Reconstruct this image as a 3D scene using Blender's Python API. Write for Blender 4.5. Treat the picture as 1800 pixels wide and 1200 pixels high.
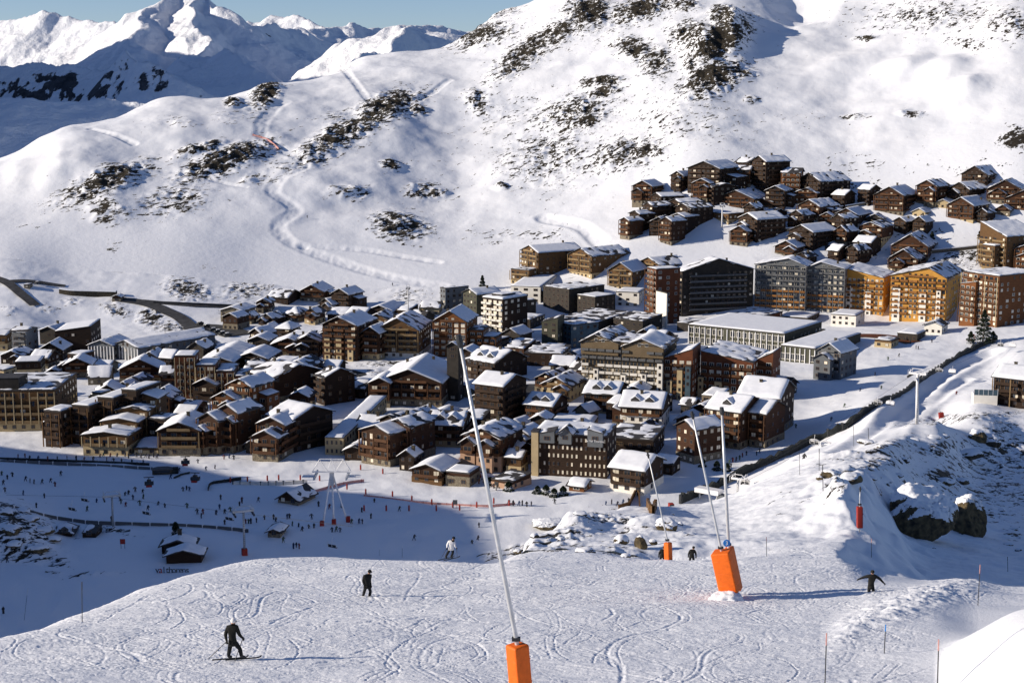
import bpy, bmesh, math, random
import numpy as np
from mathutils import Vector, Matrix
random.seed(7)
R = math.radians
sc = bpy.context.scene
for o in list(bpy.data.objects): bpy.data.objects.remove(o)
COL = sc.collection
# ---------------------------------------------------------------- camera, sky, sun, exposure
F = 2614.0                      # focal length in pixels of the 1800 px wide photograph
PITCH = R(9.8)
CP, SP = math.cos(PITCH), math.sin(PITCH)
cam = bpy.data.cameras.new('camera'); camo = bpy.data.objects.new('camera', cam); COL.objects.link(camo)
cam.sensor_width = 36; cam.lens = 36*F/1800; cam.clip_start = 0.5; cam.clip_end = 40000
camo.location = (0, 0, 0); camo.rotation_euler = (math.pi/2-PITCH, 0, 0)
sc.camera = camo
SUN_A, SUN_E = R(81), R(19.5)     # azimuth measured from straight behind the camera towards its left; elevation
TS = Vector((-math.sin(SUN_A)*math.cos(SUN_E), -math.cos(SUN_A)*math.cos(SUN_E), math.sin(SUN_E)))
w = bpy.data.worlds.new('World'); sc.world = w; w.use_nodes = True
nt = w.node_tree; nt.nodes.clear()
sky = nt.nodes.new('ShaderNodeTexSky'); sky.sky_type = 'NISHITA'; sky.sun_disc = False
sky.sun_elevation = SUN_E; sky.sun_rotation = math.atan2(TS.x, TS.y)
sky.altitude = 2300; sky.air_density = 0.95; sky.dust_density = 0.5; sky.ozone_density = 2.8
bg = nt.nodes.new('ShaderNodeBackground'); bg.inputs[1].default_value = 0.085
out = nt.nodes.new('ShaderNodeOutputWorld')
tint = nt.nodes.new('ShaderNodeMix'); tint.data_type = 'RGBA'; tint.blend_type = 'MULTIPLY'; tint.inputs['Factor'].default_value = 1; tint.inputs['B'].default_value = (.95, .935, 1.05, 1)
nt.links.new(sky.outputs[0], tint.inputs['A']); nt.links.new(tint.outputs['Result'], bg.inputs[0]); nt.links.new(bg.outputs[0], out.inputs[0])
sl = bpy.data.lights.new('sun', 'SUN'); sl.energy = 5.0; sl.angle = R(0.5); sl.color = (1, .885, .74)
so = bpy.data.objects.new('sun', sl); COL.objects.link(so)
so.rotation_euler = TS.to_track_quat('Z', 'Y').to_euler()
sc.view_settings.view_transform = 'Standard'; sc.view_settings.look = 'None'
sc.view_settings.exposure = 0.30; sc.view_settings.gamma = 1

# ---------------------------------------------------------------- helpers
def ray_s(v): return np.tan(np.arctan((600-np.asarray(v, float))/F)-PITCH)      # z / D of image row v
def zv(D, v): return float(D*ray_s(v))
def P(u, v, D):
    b = (600-v)/F; k = D/(CP+b*SP)
    return Vector(((u-900)/F*k, D, k*(-SP+b*CP)))
def pix(p):
    yc = p[1]*CP-p[2]*SP; b = (p[2]*CP+p[1]*SP)/yc
    return 900+F*p[0]/yc, 600-F*b
def pchip(xk, yk, x):
    xk = np.asarray(xk, float); yk = np.asarray(yk, float); x = np.asarray(x, float)
    h = np.diff(xk); sh = (-1,)+(1,)*(yk.ndim-1)
    dl = np.diff(yk, axis=0)/h.reshape(sh)
    d = np.zeros_like(yk)
    if len(xk) > 2:
        w1 = (2*h[1:]+h[:-1]).reshape(sh); w2 = (h[1:]+2*h[:-1]).reshape(sh)
        a, b = dl[:-1], dl[1:]
        ok = a*b > 0
        with np.errstate(all='ignore'):
            hm = (w1+w2)/(w1/np.where(ok, a, 1)+w2/np.where(ok, b, 1))
        d[1:-1] = np.where(ok, hm, 0)
    d[0] = dl[0]; d[-1] = dl[-1]
    x = np.clip(x, xk[0], xk[-1]); i = np.clip(np.searchsorted(xk, x)-1, 0, len(xk)-2)
    t = ((x-xk[i])/h[i]).reshape(sh); H = h[i].reshape(sh)
    return ((1+2*t)*(1-t)**2*yk[i]+t*(1-t)**2*H*d[i]+t*t*(3-2*t)*yk[i+1]+t*t*(t-1)*H*d[i+1])
_rng = np.random.RandomState(3)
_perm = _rng.permutation(4096); _ga = _rng.rand(4096)*2*np.pi; _gx, _gy = np.cos(_ga), np.sin(_ga)
def perlin(x, y):
    xi = np.floor(x).astype(np.int64); yi = np.floor(y).astype(np.int64); fx = x-xi; fy = y-yi
    def g(ix, iy, dx, dy):
        h = _perm[(ix+_perm[iy & 4095]) & 4095]; return _gx[h]*dx+_gy[h]*dy
    a = fx*fx*fx*(fx*(fx*6-15)+10); b = fy*fy*fy*(fy*(fy*6-15)+10)
    n0 = g(xi, yi, fx, fy); n1 = g(xi+1, yi, fx-1, fy); n2 = g(xi, yi+1, fx, fy-1); n3 = g(xi+1, yi+1, fx-1, fy-1)
    return ((n0*(1-a)+n1*a)*(1-b)+(n2*(1-a)+n3*a)*b)*1.5
def fbm(x, y, o=4, g=.5):
    r = 0; a = 1
    for i in range(o): r = r+a*perlin(x*2**i+17*i, y*2**i-9*i); a *= g
    return r
def ridged(x, y, o=4, g=.5):
    r = 0; a = 1
    for i in range(o): r = r+a*(1-2*np.abs(perlin(x*2**i+31*i, y*2**i+5*i))); a *= g
    return r
def sstep(a, b, x):
    t = np.clip((x-a)/(b-a), 0, 1); return t*t*(3-2*t)

class MB:
    def __init__(s): s.v = []; s.f = []; s.m = []; s.mi = 0
    def quad(s, *p):
        n = len(s.v); s.v += [tuple(q) for q in p]; s.f.append(tuple(range(n, n+len(p)))); s.m.append(s.mi)
    def box(s, x0, x1, y0, y1, z0, z1):
        n = len(s.v)
        s.v += [(x0,y0,z0),(x1,y0,z0),(x1,y1,z0),(x0,y1,z0),(x0,y0,z1),(x1,y0,z1),(x1,y1,z1),(x0,y1,z1)]
        for f in ((0,3,2,1),(4,5,6,7),(0,1,5,4),(1,2,6,5),(2,3,7,6),(3,0,4,7)): s.f.append(tuple(n+i for i in f)); s.m.append(s.mi)
    def prism(s, prof, a, b, axis='y'):
        # prof: list of (p, z) counter-clockwise seen from -axis; extruded from a to b
        n = len(s.v); k = len(prof)
        mk = (lambda p, t, z: (p, t, z)) if axis == 'y' else (lambda p, t, z: (t, p, z))
        s.v += [mk(p, a, z) for p, z in prof]+[mk(p, b, z) for p, z in prof]
        fl = axis != 'y'
        A = tuple(range(n, n+k)); B = tuple(range(n+2*k-1, n+k-1, -1))
        fs = [A, B]+[(n+i, n+k+i, n+k+(i+1) % k, n+(i+1) % k) for i in range(k)]
        for f in fs: s.f.append(f[::-1] if fl else f); s.m.append(s.mi)
    def tube(s, pts, r, n=8, cap=True):
        pts = [Vector(p) for p in pts]; rs = r if isinstance(r, (list, tuple)) else [r]*len(pts)
        base = len(s.v)
        for i, p in enumerate(pts):
            t = (pts[min(i+1, len(pts)-1)]-pts[max(i-1, 0)]).normalized()
            a = t.cross(Vector((0, 0, 1)) if abs(t.z) < .9 else Vector((1, 0, 0))).normalized(); b = t.cross(a)
            for k in range(n):
                q = 2*math.pi*k/n; s.v.append(tuple(p+rs[i]*(math.cos(q)*a+math.sin(q)*b)))
        for i in range(len(pts)-1):
            for k in range(n):
                s.f.append((base+i*n+k, base+i*n+(k+1) % n, base+(i+1)*n+(k+1) % n, base+(i+1)*n+k)); s.m.append(s.mi)
        if cap:
            s.f.append(tuple(base+k for k in range(n))[::-1]); s.m.append(s.mi)
            s.f.append(tuple(base+(len(pts)-1)*n+k for k in range(n))); s.m.append(s.mi)
    def ell(s, c, r, nu=12, nv=8):
        base = len(s.v); c = Vector(c)
        for j in range(nv+1):
            th = math.pi*j/nv
            for i in range(nu):
                ph = 2*math.pi*i/nu
                s.v.append((c.x+r[0]*math.sin(th)*math.cos(ph), c.y+r[1]*math.sin(th)*math.sin(ph), c.z+r[2]*math.cos(th)))
        for j in range(nv):
            for i in range(nu):
                a = base+j*nu+i; b = base+j*nu+(i+1) % nu
                s.f.append((a, a+nu, b+nu, b)); s.m.append(s.mi)
    def mesh(s, name, mats, smooth=False):
        me = bpy.data.meshes.new(name); me.from_pydata(s.v, [], s.f)
        for m in (mats if isinstance(mats, (list, tuple)) else [mats]): me.materials.append(m)
        if any(s.m): me.polygons.foreach_set('material_index', s.m)
        if smooth: me.polygons.foreach_set('use_smooth', [True]*len(s.f))
        me.validate(); me.update(); return me
    def build(s, name, mats, parent=None, smooth=False):
        return link(name, s.mesh(name, mats, smooth), parent)
def link(name, me, parent=None, loc=None):
    o = bpy.data.objects.new(name, me); COL.objects.link(o)
    if parent: o.parent = parent
    if loc is not None: o.location = loc
    return o
def tag(o, label=None, cat=None, group=None, kind=None):
    if label: o['label'] = label
    if cat: o['category'] = cat
    if group: o['group'] = group
    if kind: o['kind'] = kind
    return o
def empty(name, loc, rz=0):
    o = bpy.data.objects.new(name, None); COL.objects.link(o); o.location = loc; o.rotation_euler = (0, 0, rz); o.empty_display_size = .5
    return o
def copy_tree(o, parent=None):
    c = o.copy(); COL.objects.link(c)
    if parent: c.parent = parent
    for ch in o.children: copy_tree(ch, c)
    return c

# ---------------------------------------------------------------- materials
def mat(name, col, rough=.8, var=.25, scale=1.5, stretch=None, rnd=0, metal=0, spec=.3, bump=0, col2=None):
    m = bpy.data.materials.new(name); m.use_nodes = True; t = m.node_tree; N = t.nodes; L = t.links
    b = N['Principled BSDF']; b.inputs['Roughness'].default_value = rough; b.inputs['Metallic'].default_value = metal
    b.inputs['Specular IOR Level'].default_value = spec
    tc = N.new('ShaderNodeTexCoord'); mp = N.new('ShaderNodeMapping'); L.new(tc.outputs['Object'], mp.inputs[0])
    if stretch: mp.inputs['Scale'].default_value = stretch
    nz = N.new('ShaderNodeTexNoise'); nz.inputs['Scale'].default_value = scale; nz.inputs['Detail'].default_value = 5
    L.new(mp.outputs[0], nz.inputs['Vector'])
    mx = N.new('ShaderNodeMix'); mx.data_type = 'RGBA'
    c2 = col2 or tuple(min(1, c*(1+var)) for c in col); c1 = col if col2 else tuple(c*(1-var) for c in col)
    mx.inputs['A'].default_value = (*c1, 1); mx.inputs['B'].default_value = (*c2, 1)
    rp = N.new('ShaderNodeMapRange'); rp.inputs[1].default_value = .3; rp.inputs[2].default_value = .7
    L.new(nz.outputs['Fac'], rp.inputs[0]); L.new(rp.outputs[0], mx.inputs['Factor'])
    src = mx.outputs['Result']
    if rnd:
        oi = N.new('ShaderNodeObjectInfo'); hs = N.new('ShaderNodeHueSaturation')
        mr = N.new('ShaderNodeMapRange'); mr.inputs[3].default_value = 1-rnd; mr.inputs[4].default_value = 1+rnd
        L.new(oi.outputs['Random'], mr.inputs[0]); L.new(mr.outputs[0], hs.inputs['Value']); L.new(src, hs.inputs['Color']); src = hs.outputs[0]
    L.new(src, b.inputs['Base Color'])
    if bump:
        bp = N.new('ShaderNodeBump'); bp.inputs['Strength'].default_value = bump; bp.inputs['Distance'].default_value = .1
        L.new(nz.outputs['Fac'], bp.inputs['Height']); L.new(bp.outputs[0], b.inputs['Normal'])
    return m
SNOWC = (.80, .82, .86)
def snow_terrain(name, rock_scale, bump_scale, bump_d, fine, rc=((.0105, .0098, .0092, 1), (.058, .047, .030, 1)), hi=.45):
    m = bpy.data.materials.new(name); m.use_nodes = True; t = m.node_tree; N = t.nodes; L = t.links
    b = N['Principled BSDF']; b.inputs['Roughness'].default_value = .75; b.inputs['Specular IOR Level'].default_value = .15
    at = N.new('ShaderNodeAttribute'); at.attribute_name = 'rock'
    tc = N.new('ShaderNodeTexCoord')
    def noise(sc_, det, stretch, rot=0, rough=.6):
        mp = N.new('ShaderNodeMapping'); mp.inputs['Scale'].default_value = stretch; mp.inputs['Rotation'].default_value = (0, 0, rot)
        L.new(tc.outputs['Object'], mp.inputs[0])
        n = N.new('ShaderNodeTexNoise'); n.inputs['Scale'].default_value = sc_; n.inputs['Detail'].default_value = det; n.inputs['Roughness'].default_value = rough
        L.new(mp.outputs[0], n.inputs['Vector']); return n
    def strata(sc_, det, rough, k):
        mp = N.new('ShaderNodeMapping'); mp.vector_type = 'TEXTURE'; mp.inputs['Scale'].default_value = (k, 1, .8); mp.inputs['Rotation'].default_value = (0, 0, R(43))
        L.new(tc.outputs['Object'], mp.inputs[0]); n = N.new('ShaderNodeTexNoise'); n.inputs['Scale'].default_value = sc_; n.inputs['Detail'].default_value = det; n.inputs['Roughness'].default_value = rough
        L.new(mp.outputs[0], n.inputs['Vector']); return n
    n1 = strata(rock_scale, 6, .65, 2.0)
    ad = N.new('ShaderNodeMath'); ad.operation = 'ADD'; n4 = strata(rock_scale*3.2, 4, .6, 2.2); mm = N.new('ShaderNodeMix'); mm.data_type = 'FLOAT'; mm.inputs['Factor'].default_value = hi
    L.new(n1.outputs['Fac'], mm.inputs['A']); L.new(n4.outputs['Fac'], mm.inputs['B']); ct = N.new('ShaderNodeMapRange'); ct.clamp = False; ct.inputs[1].default_value = .215; ct.inputs[2].default_value = .785; L.new(mm.outputs['Result'], ct.inputs[0]); L.new(ct.outputs[0], ad.inputs[0]); L.new(at.outputs['Fac'], ad.inputs[1])
    th = N.new('ShaderNodeMapRange'); th.inputs[1].default_value = .765; th.inputs[2].default_value = .815; L.new(ad.outputs[0], th.inputs[0])
    # rock colour: dark schist with ochre lichen
    n2 = noise(rock_scale*4, 5, (1, 1, 2.5))
    rk = N.new('ShaderNodeValToRGB'); e = rk.color_ramp.elements
    e[0].position = .35; e[0].color = rc[0]; e[1].position = .68; e[1].color = rc[1]
    L.new(n2.outputs['Fac'], rk.inputs[0])
    n3 = noise(.02, 3, (1, 1, 1))
    sn = N.new('ShaderNodeMix'); sn.data_type = 'RGBA'; sn.inputs['A'].default_value = (.76, .79, .85, 1); sn.inputs['B'].default_value = (.85, .86, .88, 1)
    L.new(n3.outputs['Fac'], sn.inputs['Factor'])
    rd = N.new('ShaderNodeAttribute'); rd.attribute_name = 'road'
    mx = N.new('ShaderNodeMix'); mx.data_type = 'RGBA'
    L.new(th.outputs[0], mx.inputs['Factor']); L.new(sn.outputs['Result'], mx.inputs['A']); L.new(rk.outputs[0], mx.inputs['B'])
    L.new(mx.outputs['Result'], b.inputs['Base Color'])
    nb = noise(bump_scale, 6, (1, 1, 1)); bp = N.new('ShaderNodeBump'); bp.inputs['Strength'].default_value = fine; bp.inputs['Distance'].default_value = bump_d
    L.new(nb.outputs['Fac'], bp.inputs['Height'])
    bp2 = N.new('ShaderNodeBump'); bp2.inputs['Strength'].default_value = .9; bp2.inputs['Distance'].default_value = bump_d*2
    L.new(th.outputs[0], bp2.inputs['Height']); L.new(bp.outputs[0], bp2.inputs['Normal'])
    L.new(bp2.outputs[0], b.inputs['Normal'])
    return m
M = {}
M['snow'] = mat('snow', SNOWC, .75, .05, .6, bump=.5)
M['piste'] = snow_terrain('piste_snow', .5, 6, .05, .8)
M['valley'] = snow_terrain('valley_snow', .30, 1.2, .18, .4)
M['mount'] = snow_terrain('mountain_snow', .17, .22, .8, .32)
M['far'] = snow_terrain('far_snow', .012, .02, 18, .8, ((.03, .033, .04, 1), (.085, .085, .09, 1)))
M['rock'] = mat('rock', (.022, .02, .016), .9, scale=1.1, bump=1, col2=(.17, .125, .06))
M['rockc'] = mat('dark_rock', (.02, .018, .015), .9, scale=1.3, bump=1, col2=(.09, .072, .045))
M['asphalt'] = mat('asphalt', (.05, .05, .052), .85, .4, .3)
M['wd'] = mat('brown_boards', (.041, .0162, .0066), .85, .4, 1.0, (.4, .4, 4), rnd=.3)
M['wk'] = mat('dark_boards', (.021, .0108, .006), .85, .4, 1.0, (.4, .4, 4), rnd=.3)
M['wl'] = mat('pale_boards', (.105, .056, .022), .85, .3, 1.0, (.4, .4, 4), rnd=.2)
M['or'] = mat('orange_boards', (.15, .056, .017), .85, .3, 1.0, (.4, .4, 4), rnd=.15)
M['tp'] = mat('taupe_render', (.145, .106, .062), .9, .12, .3, rnd=.08)
M['gy'] = mat('grey_cladding', (.115, .125, .135), .8, .15, .4, rnd=.15)
M['bk'] = mat('charcoal_cladding', (.032, .027, .022), .8, .3, .5, rnd=.2)
M['gn'] = mat('olive_cladding', (.062, .062, .043), .8, .2, .4, rnd=.1)
M['bl'] = mat('blue_cladding', (.05, .085, .11), .6, .2, .4)
M['wh'] = mat('white_render', (.72, .69, .62), .9, .08, .4)
M['cr'] = mat('cream_render', (.42, .33, .19), .9, .1, .4)
M['pk'] = mat('pink_render', (.40, .255, .17), .9, .1, .4)
M['ye'] = mat('ochre_cladding', (.47, .24, .045), .75, .1, .4)
M['rd'] = mat('rust_cladding', (.115, .036, .0135), .8, .2, .4)
M['st'] = mat('stone_wall', (.17, .145, .105), .9, .5, 2.5, bump=.6)
M['rail'] = mat('wood_rail', (.085, .037, .015), .8, .3, 1, (.4, .4, 4), rnd=.25)
M['railk'] = mat('dark_rail', (.034, .018, .0095), .8, .3, 1, rnd=.25)
M['railc'] = mat('pale_rail', (.20, .135, .066), .8, .2, 1, rnd=.15)
M['railo'] = mat('ochre_rail', (.24, .105, .028), .8, .2, 1, rnd=.15)
M['railw'] = mat('white_rail', (.65, .62, .56), .7, .1, 1)
M['railg'] = mat('grey_rail', (.105, .108, .112), .7, .1, 1, rnd=.2)
M['roof'] = mat('slate_roof', (.045, .042, .042), .7, .3, .8)
M['fascia'] = mat('fascia_boards', (.15, .09, .05), .8, .3, 1)
M['glass'] = mat('window_glass', (.022, .026, .032), .12, .2, .5, spec=.6)
M['curt'] = mat('pale_curtain', (.66, .60, .48), .8, .15, .5, rnd=.25)
M['frame'] = mat('window_frame', (.12, .07, .038), .7, .2, 1, rnd=.3)
M['framew'] = mat('white_frame', (.6, .57, .5), .7, .1, 1)
M['steel'] = mat('galvanised_steel', (.55, .56, .57), .45, .12, 2, metal=.4)
M['whitem'] = mat('white_metal', (.75, .75, .76), .5, .08, 1)
M['darkm'] = mat('dark_metal', (.035, .037, .04), .5, .2, 2)
M['orange'] = mat('orange_pad', (.72, .13, .008), .6, .12, 3, bump=.15)
M['redp'] = mat('red_pad', (.27, .024, .016), .6, .15, 3)
M['net'] = mat('dark_net', (.022, .026, .027), .9, .4, .8)
M['netr'] = mat('red_net', (.5, .27, .25), .9, .3, 3)
M['black'] = mat('black_cloth', (.013, .013, .012), .9, .3, 8)
M['blackp'] = mat('black_trousers', (.011, .012, .014), .9, .3, 8)
M['white_cloth'] = mat('white_cloth', (.75, .74, .73), .85, .06, 8)
M['skin'] = mat('skin', (.48, .27, .18), .6, .05, 8)
M['hair'] = mat('hair', (.03, .018, .01), .7, .2, 8)
M['gogg'] = mat('goggle_lens', (.03, .03, .035), .15, .1, 4, spec=.7)
M['blue'] = mat('blue_sign', (.015, .18, .55), .4, .05, 3)
M['leaf'] = mat('needle_leaves', (.018, .03, .013), .9, .5, 3)
M['bark'] = mat('bark', (.06, .042, .028), .9, .3, 6)
M['canvas'] = mat('parasol_canvas', (.20, .04, .03), .9, .2, 3)
for i, c in enumerate([(.03, .03, .036), (.04, .04, .06), (.03, .05, .11), (.13, .03, .03), (.05, .075, .05), (.05, .05, .055), (.20, .07, .02), (.4, .38, .35)]):
    M['jk%d' % i] = mat('ski_suit', c, .85, .2, 6)
# ---------------------------------------------------------------- terrain
def pl(D): return -11.9-.2275*D              # the near piste
VAL = -125.0
def v_(v): return ('v', v)
COLS = {
 -420: [(10,'p'),(40,'p'),(58,'p'),(75,-36),(130,-75),(230,VAL),(372,VAL),(395,-117),(425,-112),(470,-122),(520,VAL),(690,VAL),(775,v_(552)),(830,v_(505)),(940,v_(410)),(1080,v_(330)),(1120,-75),(1400,-190),(1700,-220)],
 0: [(10,'p'),(60,'p'),(77,v_(1110)),(84,-34),(140,-72),(240,VAL),(378,VAL),(395,v_(915)),(415,v_(882)),(440,-122),(470,VAL),(715,VAL),(770,v_(552)),(812,v_(505)),(915,v_(400)),(1070,v_(275)),(1110,-60),(1400,-190),(1700,-220)],
 130: [(10,'p'),(60,'p'),(86,v_(1074)),(96,-38),(150,-74),(250,VAL),(390,VAL),(450,VAL),(770,VAL),(802,v_(530)),(836,v_(500)),(918,v_(400)),(1100,v_(220)),(1140,-45),(1450,-190),(1700,-220)],
 300: [(10,'p'),(60,'p'),(90,'p'),(105,v_(1013)),(116,-42),(170,-78),(265,VAL),(770,VAL),(812,v_(530)),(845,v_(500)),(922,v_(400)),(1012,v_(300)),(1165,v_(172)),(1215,-30),(1500,-150),(1700,-200)],
 480: [(10,'p'),(60,'p'),(100,'p'),(120,v_(971)),(132,-47),(190,-82),(280,VAL),(790,VAL),(830,v_(530)),(862,v_(500)),(936,v_(400)),(1022,v_(300)),(1120,v_(210)),(1235,v_(150)),(1280,-10),(1500,-100),(1700,-160)],
 650: [(10,'p'),(60,'p'),(100,'p'),(120,v_(975)),(134,-49),(200,-84),(290,VAL),(800,VAL),(838,v_(530)),(874,v_(490)),(948,v_(400)),(1038,v_(300)),(1150,v_(200)),(1255,v_(130)),(1345,v_(100)),(1390,15),(1700,-100)],
 800: [(10,'p'),(60,'p'),(100,'p'),(119,v_(983)),(136,-49),(200,-84),(300,VAL),(800,VAL),(840,v_(525)),(890,v_(470)),(960,v_(400)),(1060,v_(300)),(1170,v_(200)),(1300,v_(100)),(1380,v_(78)),(1430,25),(1700,-60)],
 870: [(10,'p'),(60,'p'),(100,'p'),(118,v_(983)),(128,v_(976)),(140,-50),(205,-86),(305,VAL),(800,VAL),(845,v_(520)),(890,v_(470)),(955,v_(400)),(1050,v_(300)),(1160,v_(200)),(1280,v_(100)),(1380,v_(42)),(1480,v_(30)),(1700,-20)],
 940: [(10,'p'),(60,'p'),(100,'p'),(118,v_(983)),(135,v_(964)),(152,v_(940)),(170,-58),(230,-95),(320,VAL),(800,VAL),(850,v_(510)),(890,v_(465)),(950,v_(400)),(1040,v_(300)),(1150,v_(200)),(1260,v_(100)),(1370,v_(15)),(1500,v_(0)),(1700,40)],
 1000: [(10,'p'),(60,'p'),(100,'p'),(118,v_(983)),(138,v_(958)),(185,v_(908)),(205,-66),(270,-105),(340,VAL),(800,VAL),(850,v_(500)),(890,v_(455)),(940,v_(400)),(1030,v_(300)),(1130,v_(200)),(1240,v_(100)),(1350,v_(0)),(1500,v_(-60)),(1700,80)],
 1110: [(10,'p'),(60,'p'),(100,'p'),(119,v_(982)),(145,v_(950)),(222,v_(895)),(245,-76),(310,-110),(370,VAL),(800,VAL),(840,v_(510)),(870,v_(450)),(920,v_(400)),(1000,v_(300)),(1100,v_(200)),(1210,v_(100)),(1330,v_(0)),(1480,v_(-110)),(1700,130)],
 1250: [(10,'p'),(60,'p'),(100,'p'),(120,v_(980)),(160,v_(935)),(255,v_(885)),(285,-85),(350,-112),(400,-123),(440,VAL),(795,VAL),(845,v_(480)),(880,v_(430)),(920,v_(370)),(970,v_(300)),(1060,v_(200)),(1170,v_(100)),(1290,v_(0)),(1460,v_(-150)),(1700,150)],
 1400: [(10,'p'),(60,'p'),(100,'p'),(119,v_(980)),(150,v_(935)),(195,v_(868)),(290,v_(817)),(400,v_(801)),(500,v_(788)),(570,VAL),(795,VAL),(840,v_(480)),(880,v_(420)),(920,v_(370)),(985,v_(290)),(1080,v_(190)),(1200,v_(80)),(1300,v_(0)),(1480,v_(-140)),(1700,150)],
 1485: [(10,'p'),(60,'p'),(100,'p'),(116,v_(985)),(140,v_(938)),(178,v_(862)),(215,v_(835)),(300,v_(798)),(400,v_(776)),(500,v_(757)),(640,v_(655)),(720,-122),(790,VAL),(840,v_(480)),(880,v_(420)),(920,v_(370)),(985,v_(290)),(1080,v_(190)),(1200,v_(80)),(1300,v_(0)),(1480,v_(-130)),(1700,150)],
 1545: [(10,'p'),(60,'p'),(98,'p'),(118,v_(1003)),(150,v_(962)),(190,v_(912)),(220,v_(868)),(254,v_(828)),(320,v_(780)),(380,v_(764)),(480,v_(742)),(640,v_(650)),(720,-121),(790,VAL),(840,v_(480)),(880,v_(425)),(916,v_(370)),(978,v_(290)),(1068,v_(190)),(1180,v_(85)),(1285,v_(0)),(1450,v_(-120)),(1700,150)],
 1640: [(10,'p'),(58,'p'),(98,'p'),(113,v_(1023)),(150,v_(1018)),(200,v_(968)),(245,v_(915)),(282,v_(872)),(335,v_(812)),(388,v_(749)),(412,v_(742)),(450,-106),(520,-119),(640,v_(648)),(720,-120),(785,-124),(835,v_(480)),(872,v_(430)),(908,v_(370)),(965,v_(285)),(1045,v_(195)),(1140,v_(95)),(1250,v_(0)),(1400,v_(-110)),(1700,150)],
 1720: [(10,'p'),(45,'p'),(62,v_(1132)),(78,'p'),(95,'p'),(112,v_(1028)),(153,v_(1022)),(205,v_(972)),(260,v_(920)),(318,v_(872)),(395,v_(805)),(455,v_(738)),(478,v_(730)),(510,-111),(560,-117),(640,v_(648)),(720,-118),(780,-122),(830,v_(480)),(868,v_(430)),(901,v_(370)),(953,v_(280)),(1026,v_(195)),(1114,v_(98)),(1220,v_(5)),(1365,v_(-100)),(1700,150)],
 1800: [(10,'p'),(40,-18.5),(62,v_(1083)),(82,'p'),(92,'p'),(112,v_(1035)),(156,v_(1030)),(210,v_(975)),(270,v_(925)),(335,v_(872)),(420,v_(800)),(490,v_(732)),(512,v_(722)),(545,-115.5),(590,-117),(640,-117),(720,-117),(775,-119),(825,v_(480)),(865,v_(430)),(895,v_(370)),(940,v_(280)),(1010,v_(195)),(1090,v_(98)),(1190,v_(8)),(1330,v_(-95)),(1700,150)],
 2220: [(10,-11),(40,-15),(62,-20),(74,'p'),(92,'p'),(112,v_(1040)),(160,v_(1034)),(215,v_(978)),(275,v_(930)),(342,v_(872)),(430,v_(795)),(500,v_(725)),(525,v_(712)),(555,-112.5),(590,-113),(640,-112),(720,-112),(775,-112),(820,v_(480)),(855,v_(425)),(885,v_(365)),(925,v_(275)),(985,v_(190)),(1050,v_(95)),(1140,v_(5)),(1270,v_(-95)),(1700,150)],
}
DG = np.concatenate([np.linspace(10, 54, 45, False), np.linspace(54, 132, 600, False), np.linspace(132, 320, 300, False), np.linspace(320, 860, 400, False), np.linspace(860, 1500, 470, False), np.linspace(1500, 1700, 30)])
UG = np.arange(-420, 2221, 2.5)
def _colz(lst):
    d = [e[0] for e in lst]; z = [pl(e[0]) if e[1] == 'p' else zv(e[0], e[1][1]) if isinstance(e[1], tuple) else e[1] for e in lst]
    return pchip(d, np.array(z), DG)
_uk = sorted(COLS)
ZG = pchip(_uk, np.array([_colz(COLS[u]) for u in _uk]), UG)        # (nu, nd)
UU, DD = np.meshgrid(UG, DG, indexing='ij')
# banks, hollows and mounds: (u, D, width in px, length in m, height in m)
_n1 = .22*fbm(UU/60, DD/25, 2); _n2 = .22*fbm(UU/60+40, DD/25, 2)
for (u0, d0, su, sd, a) in [(30,1000,22,26,3.5),(80,985,20,22,3),(105,1010,16,30,3),(330,1060,60,40,5),(560,1010,60,40,4),(1290,1215,22,40,16),(1240,1190,26,40,10),(1390,1330,50,70,-14),
                            (1430,1290,40,30,-8),(1590,1130,45,18,7),(1665,1105,35,18,8),(1700,1060,40,16,7),(1480,1150,60,20,4),(1760,1150,60,40,8),(820,1040,50,25,-4),(1040,900,26,20,-3),
                            (700,1110,60,40,7),(1000,1130,60,40,5),(950,1210,50,30,6),(1130,1150,50,25,5),(210,950,40,20,4),(420,1100,50,30,5),(150,1000,40,20,4),(640,960,70,15,3),
                            (1190,129,110,7,-1.5),(1488,172,18,16,1.6),(1600,250,30,14,-1.5),(1150,165,40,9,1.2),(1010,165,25,9,1.0)]:
    ZG += (a if d0 < 800 or u0 > 1180 else a*.55)*np.exp(-((UU-u0+_n1*su*.8)/su)**2-((DD-d0+_n2*sd*.8)/sd)**2)
_dc = pchip([-420,0,130,230,300,400,480,560,650,800,900,960], np.array([60,79,88.5,100,108.5,119,125,126,124,121,120,120.]), UG)[:, None]
_q = DD-_dc; _lip = pl(DD)-.36*(_q+np.sqrt(_q*_q+14))*.5
_bl = (1-sstep(840, 925, UU))*(DD < 335)
ZG = np.where(DD < 335, ZG*(1-_bl)+np.maximum(_lip, VAL)*_bl, ZG)
_wd = sstep(108, 122, DD)*(1-sstep(250, 300, DD))*sstep(1380, 1440, UU)*(1-sstep(1580, 1700, UU))
ZG0 = ZG
def _zu(u):
    fi = np.clip((u-UG[0])/2.5, 0, len(UG)-1.001); i = fi.astype(int); f = fi-i; j = np.broadcast_to(np.arange(len(DG)), u.shape); return ZG0[i, j]*(1-f)+ZG0[i+1, j]*f
ZG = _zu(UU+_wd*(34*fbm(DD/15, UU/120, 3)-.30*(DD-150)*0))
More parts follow.
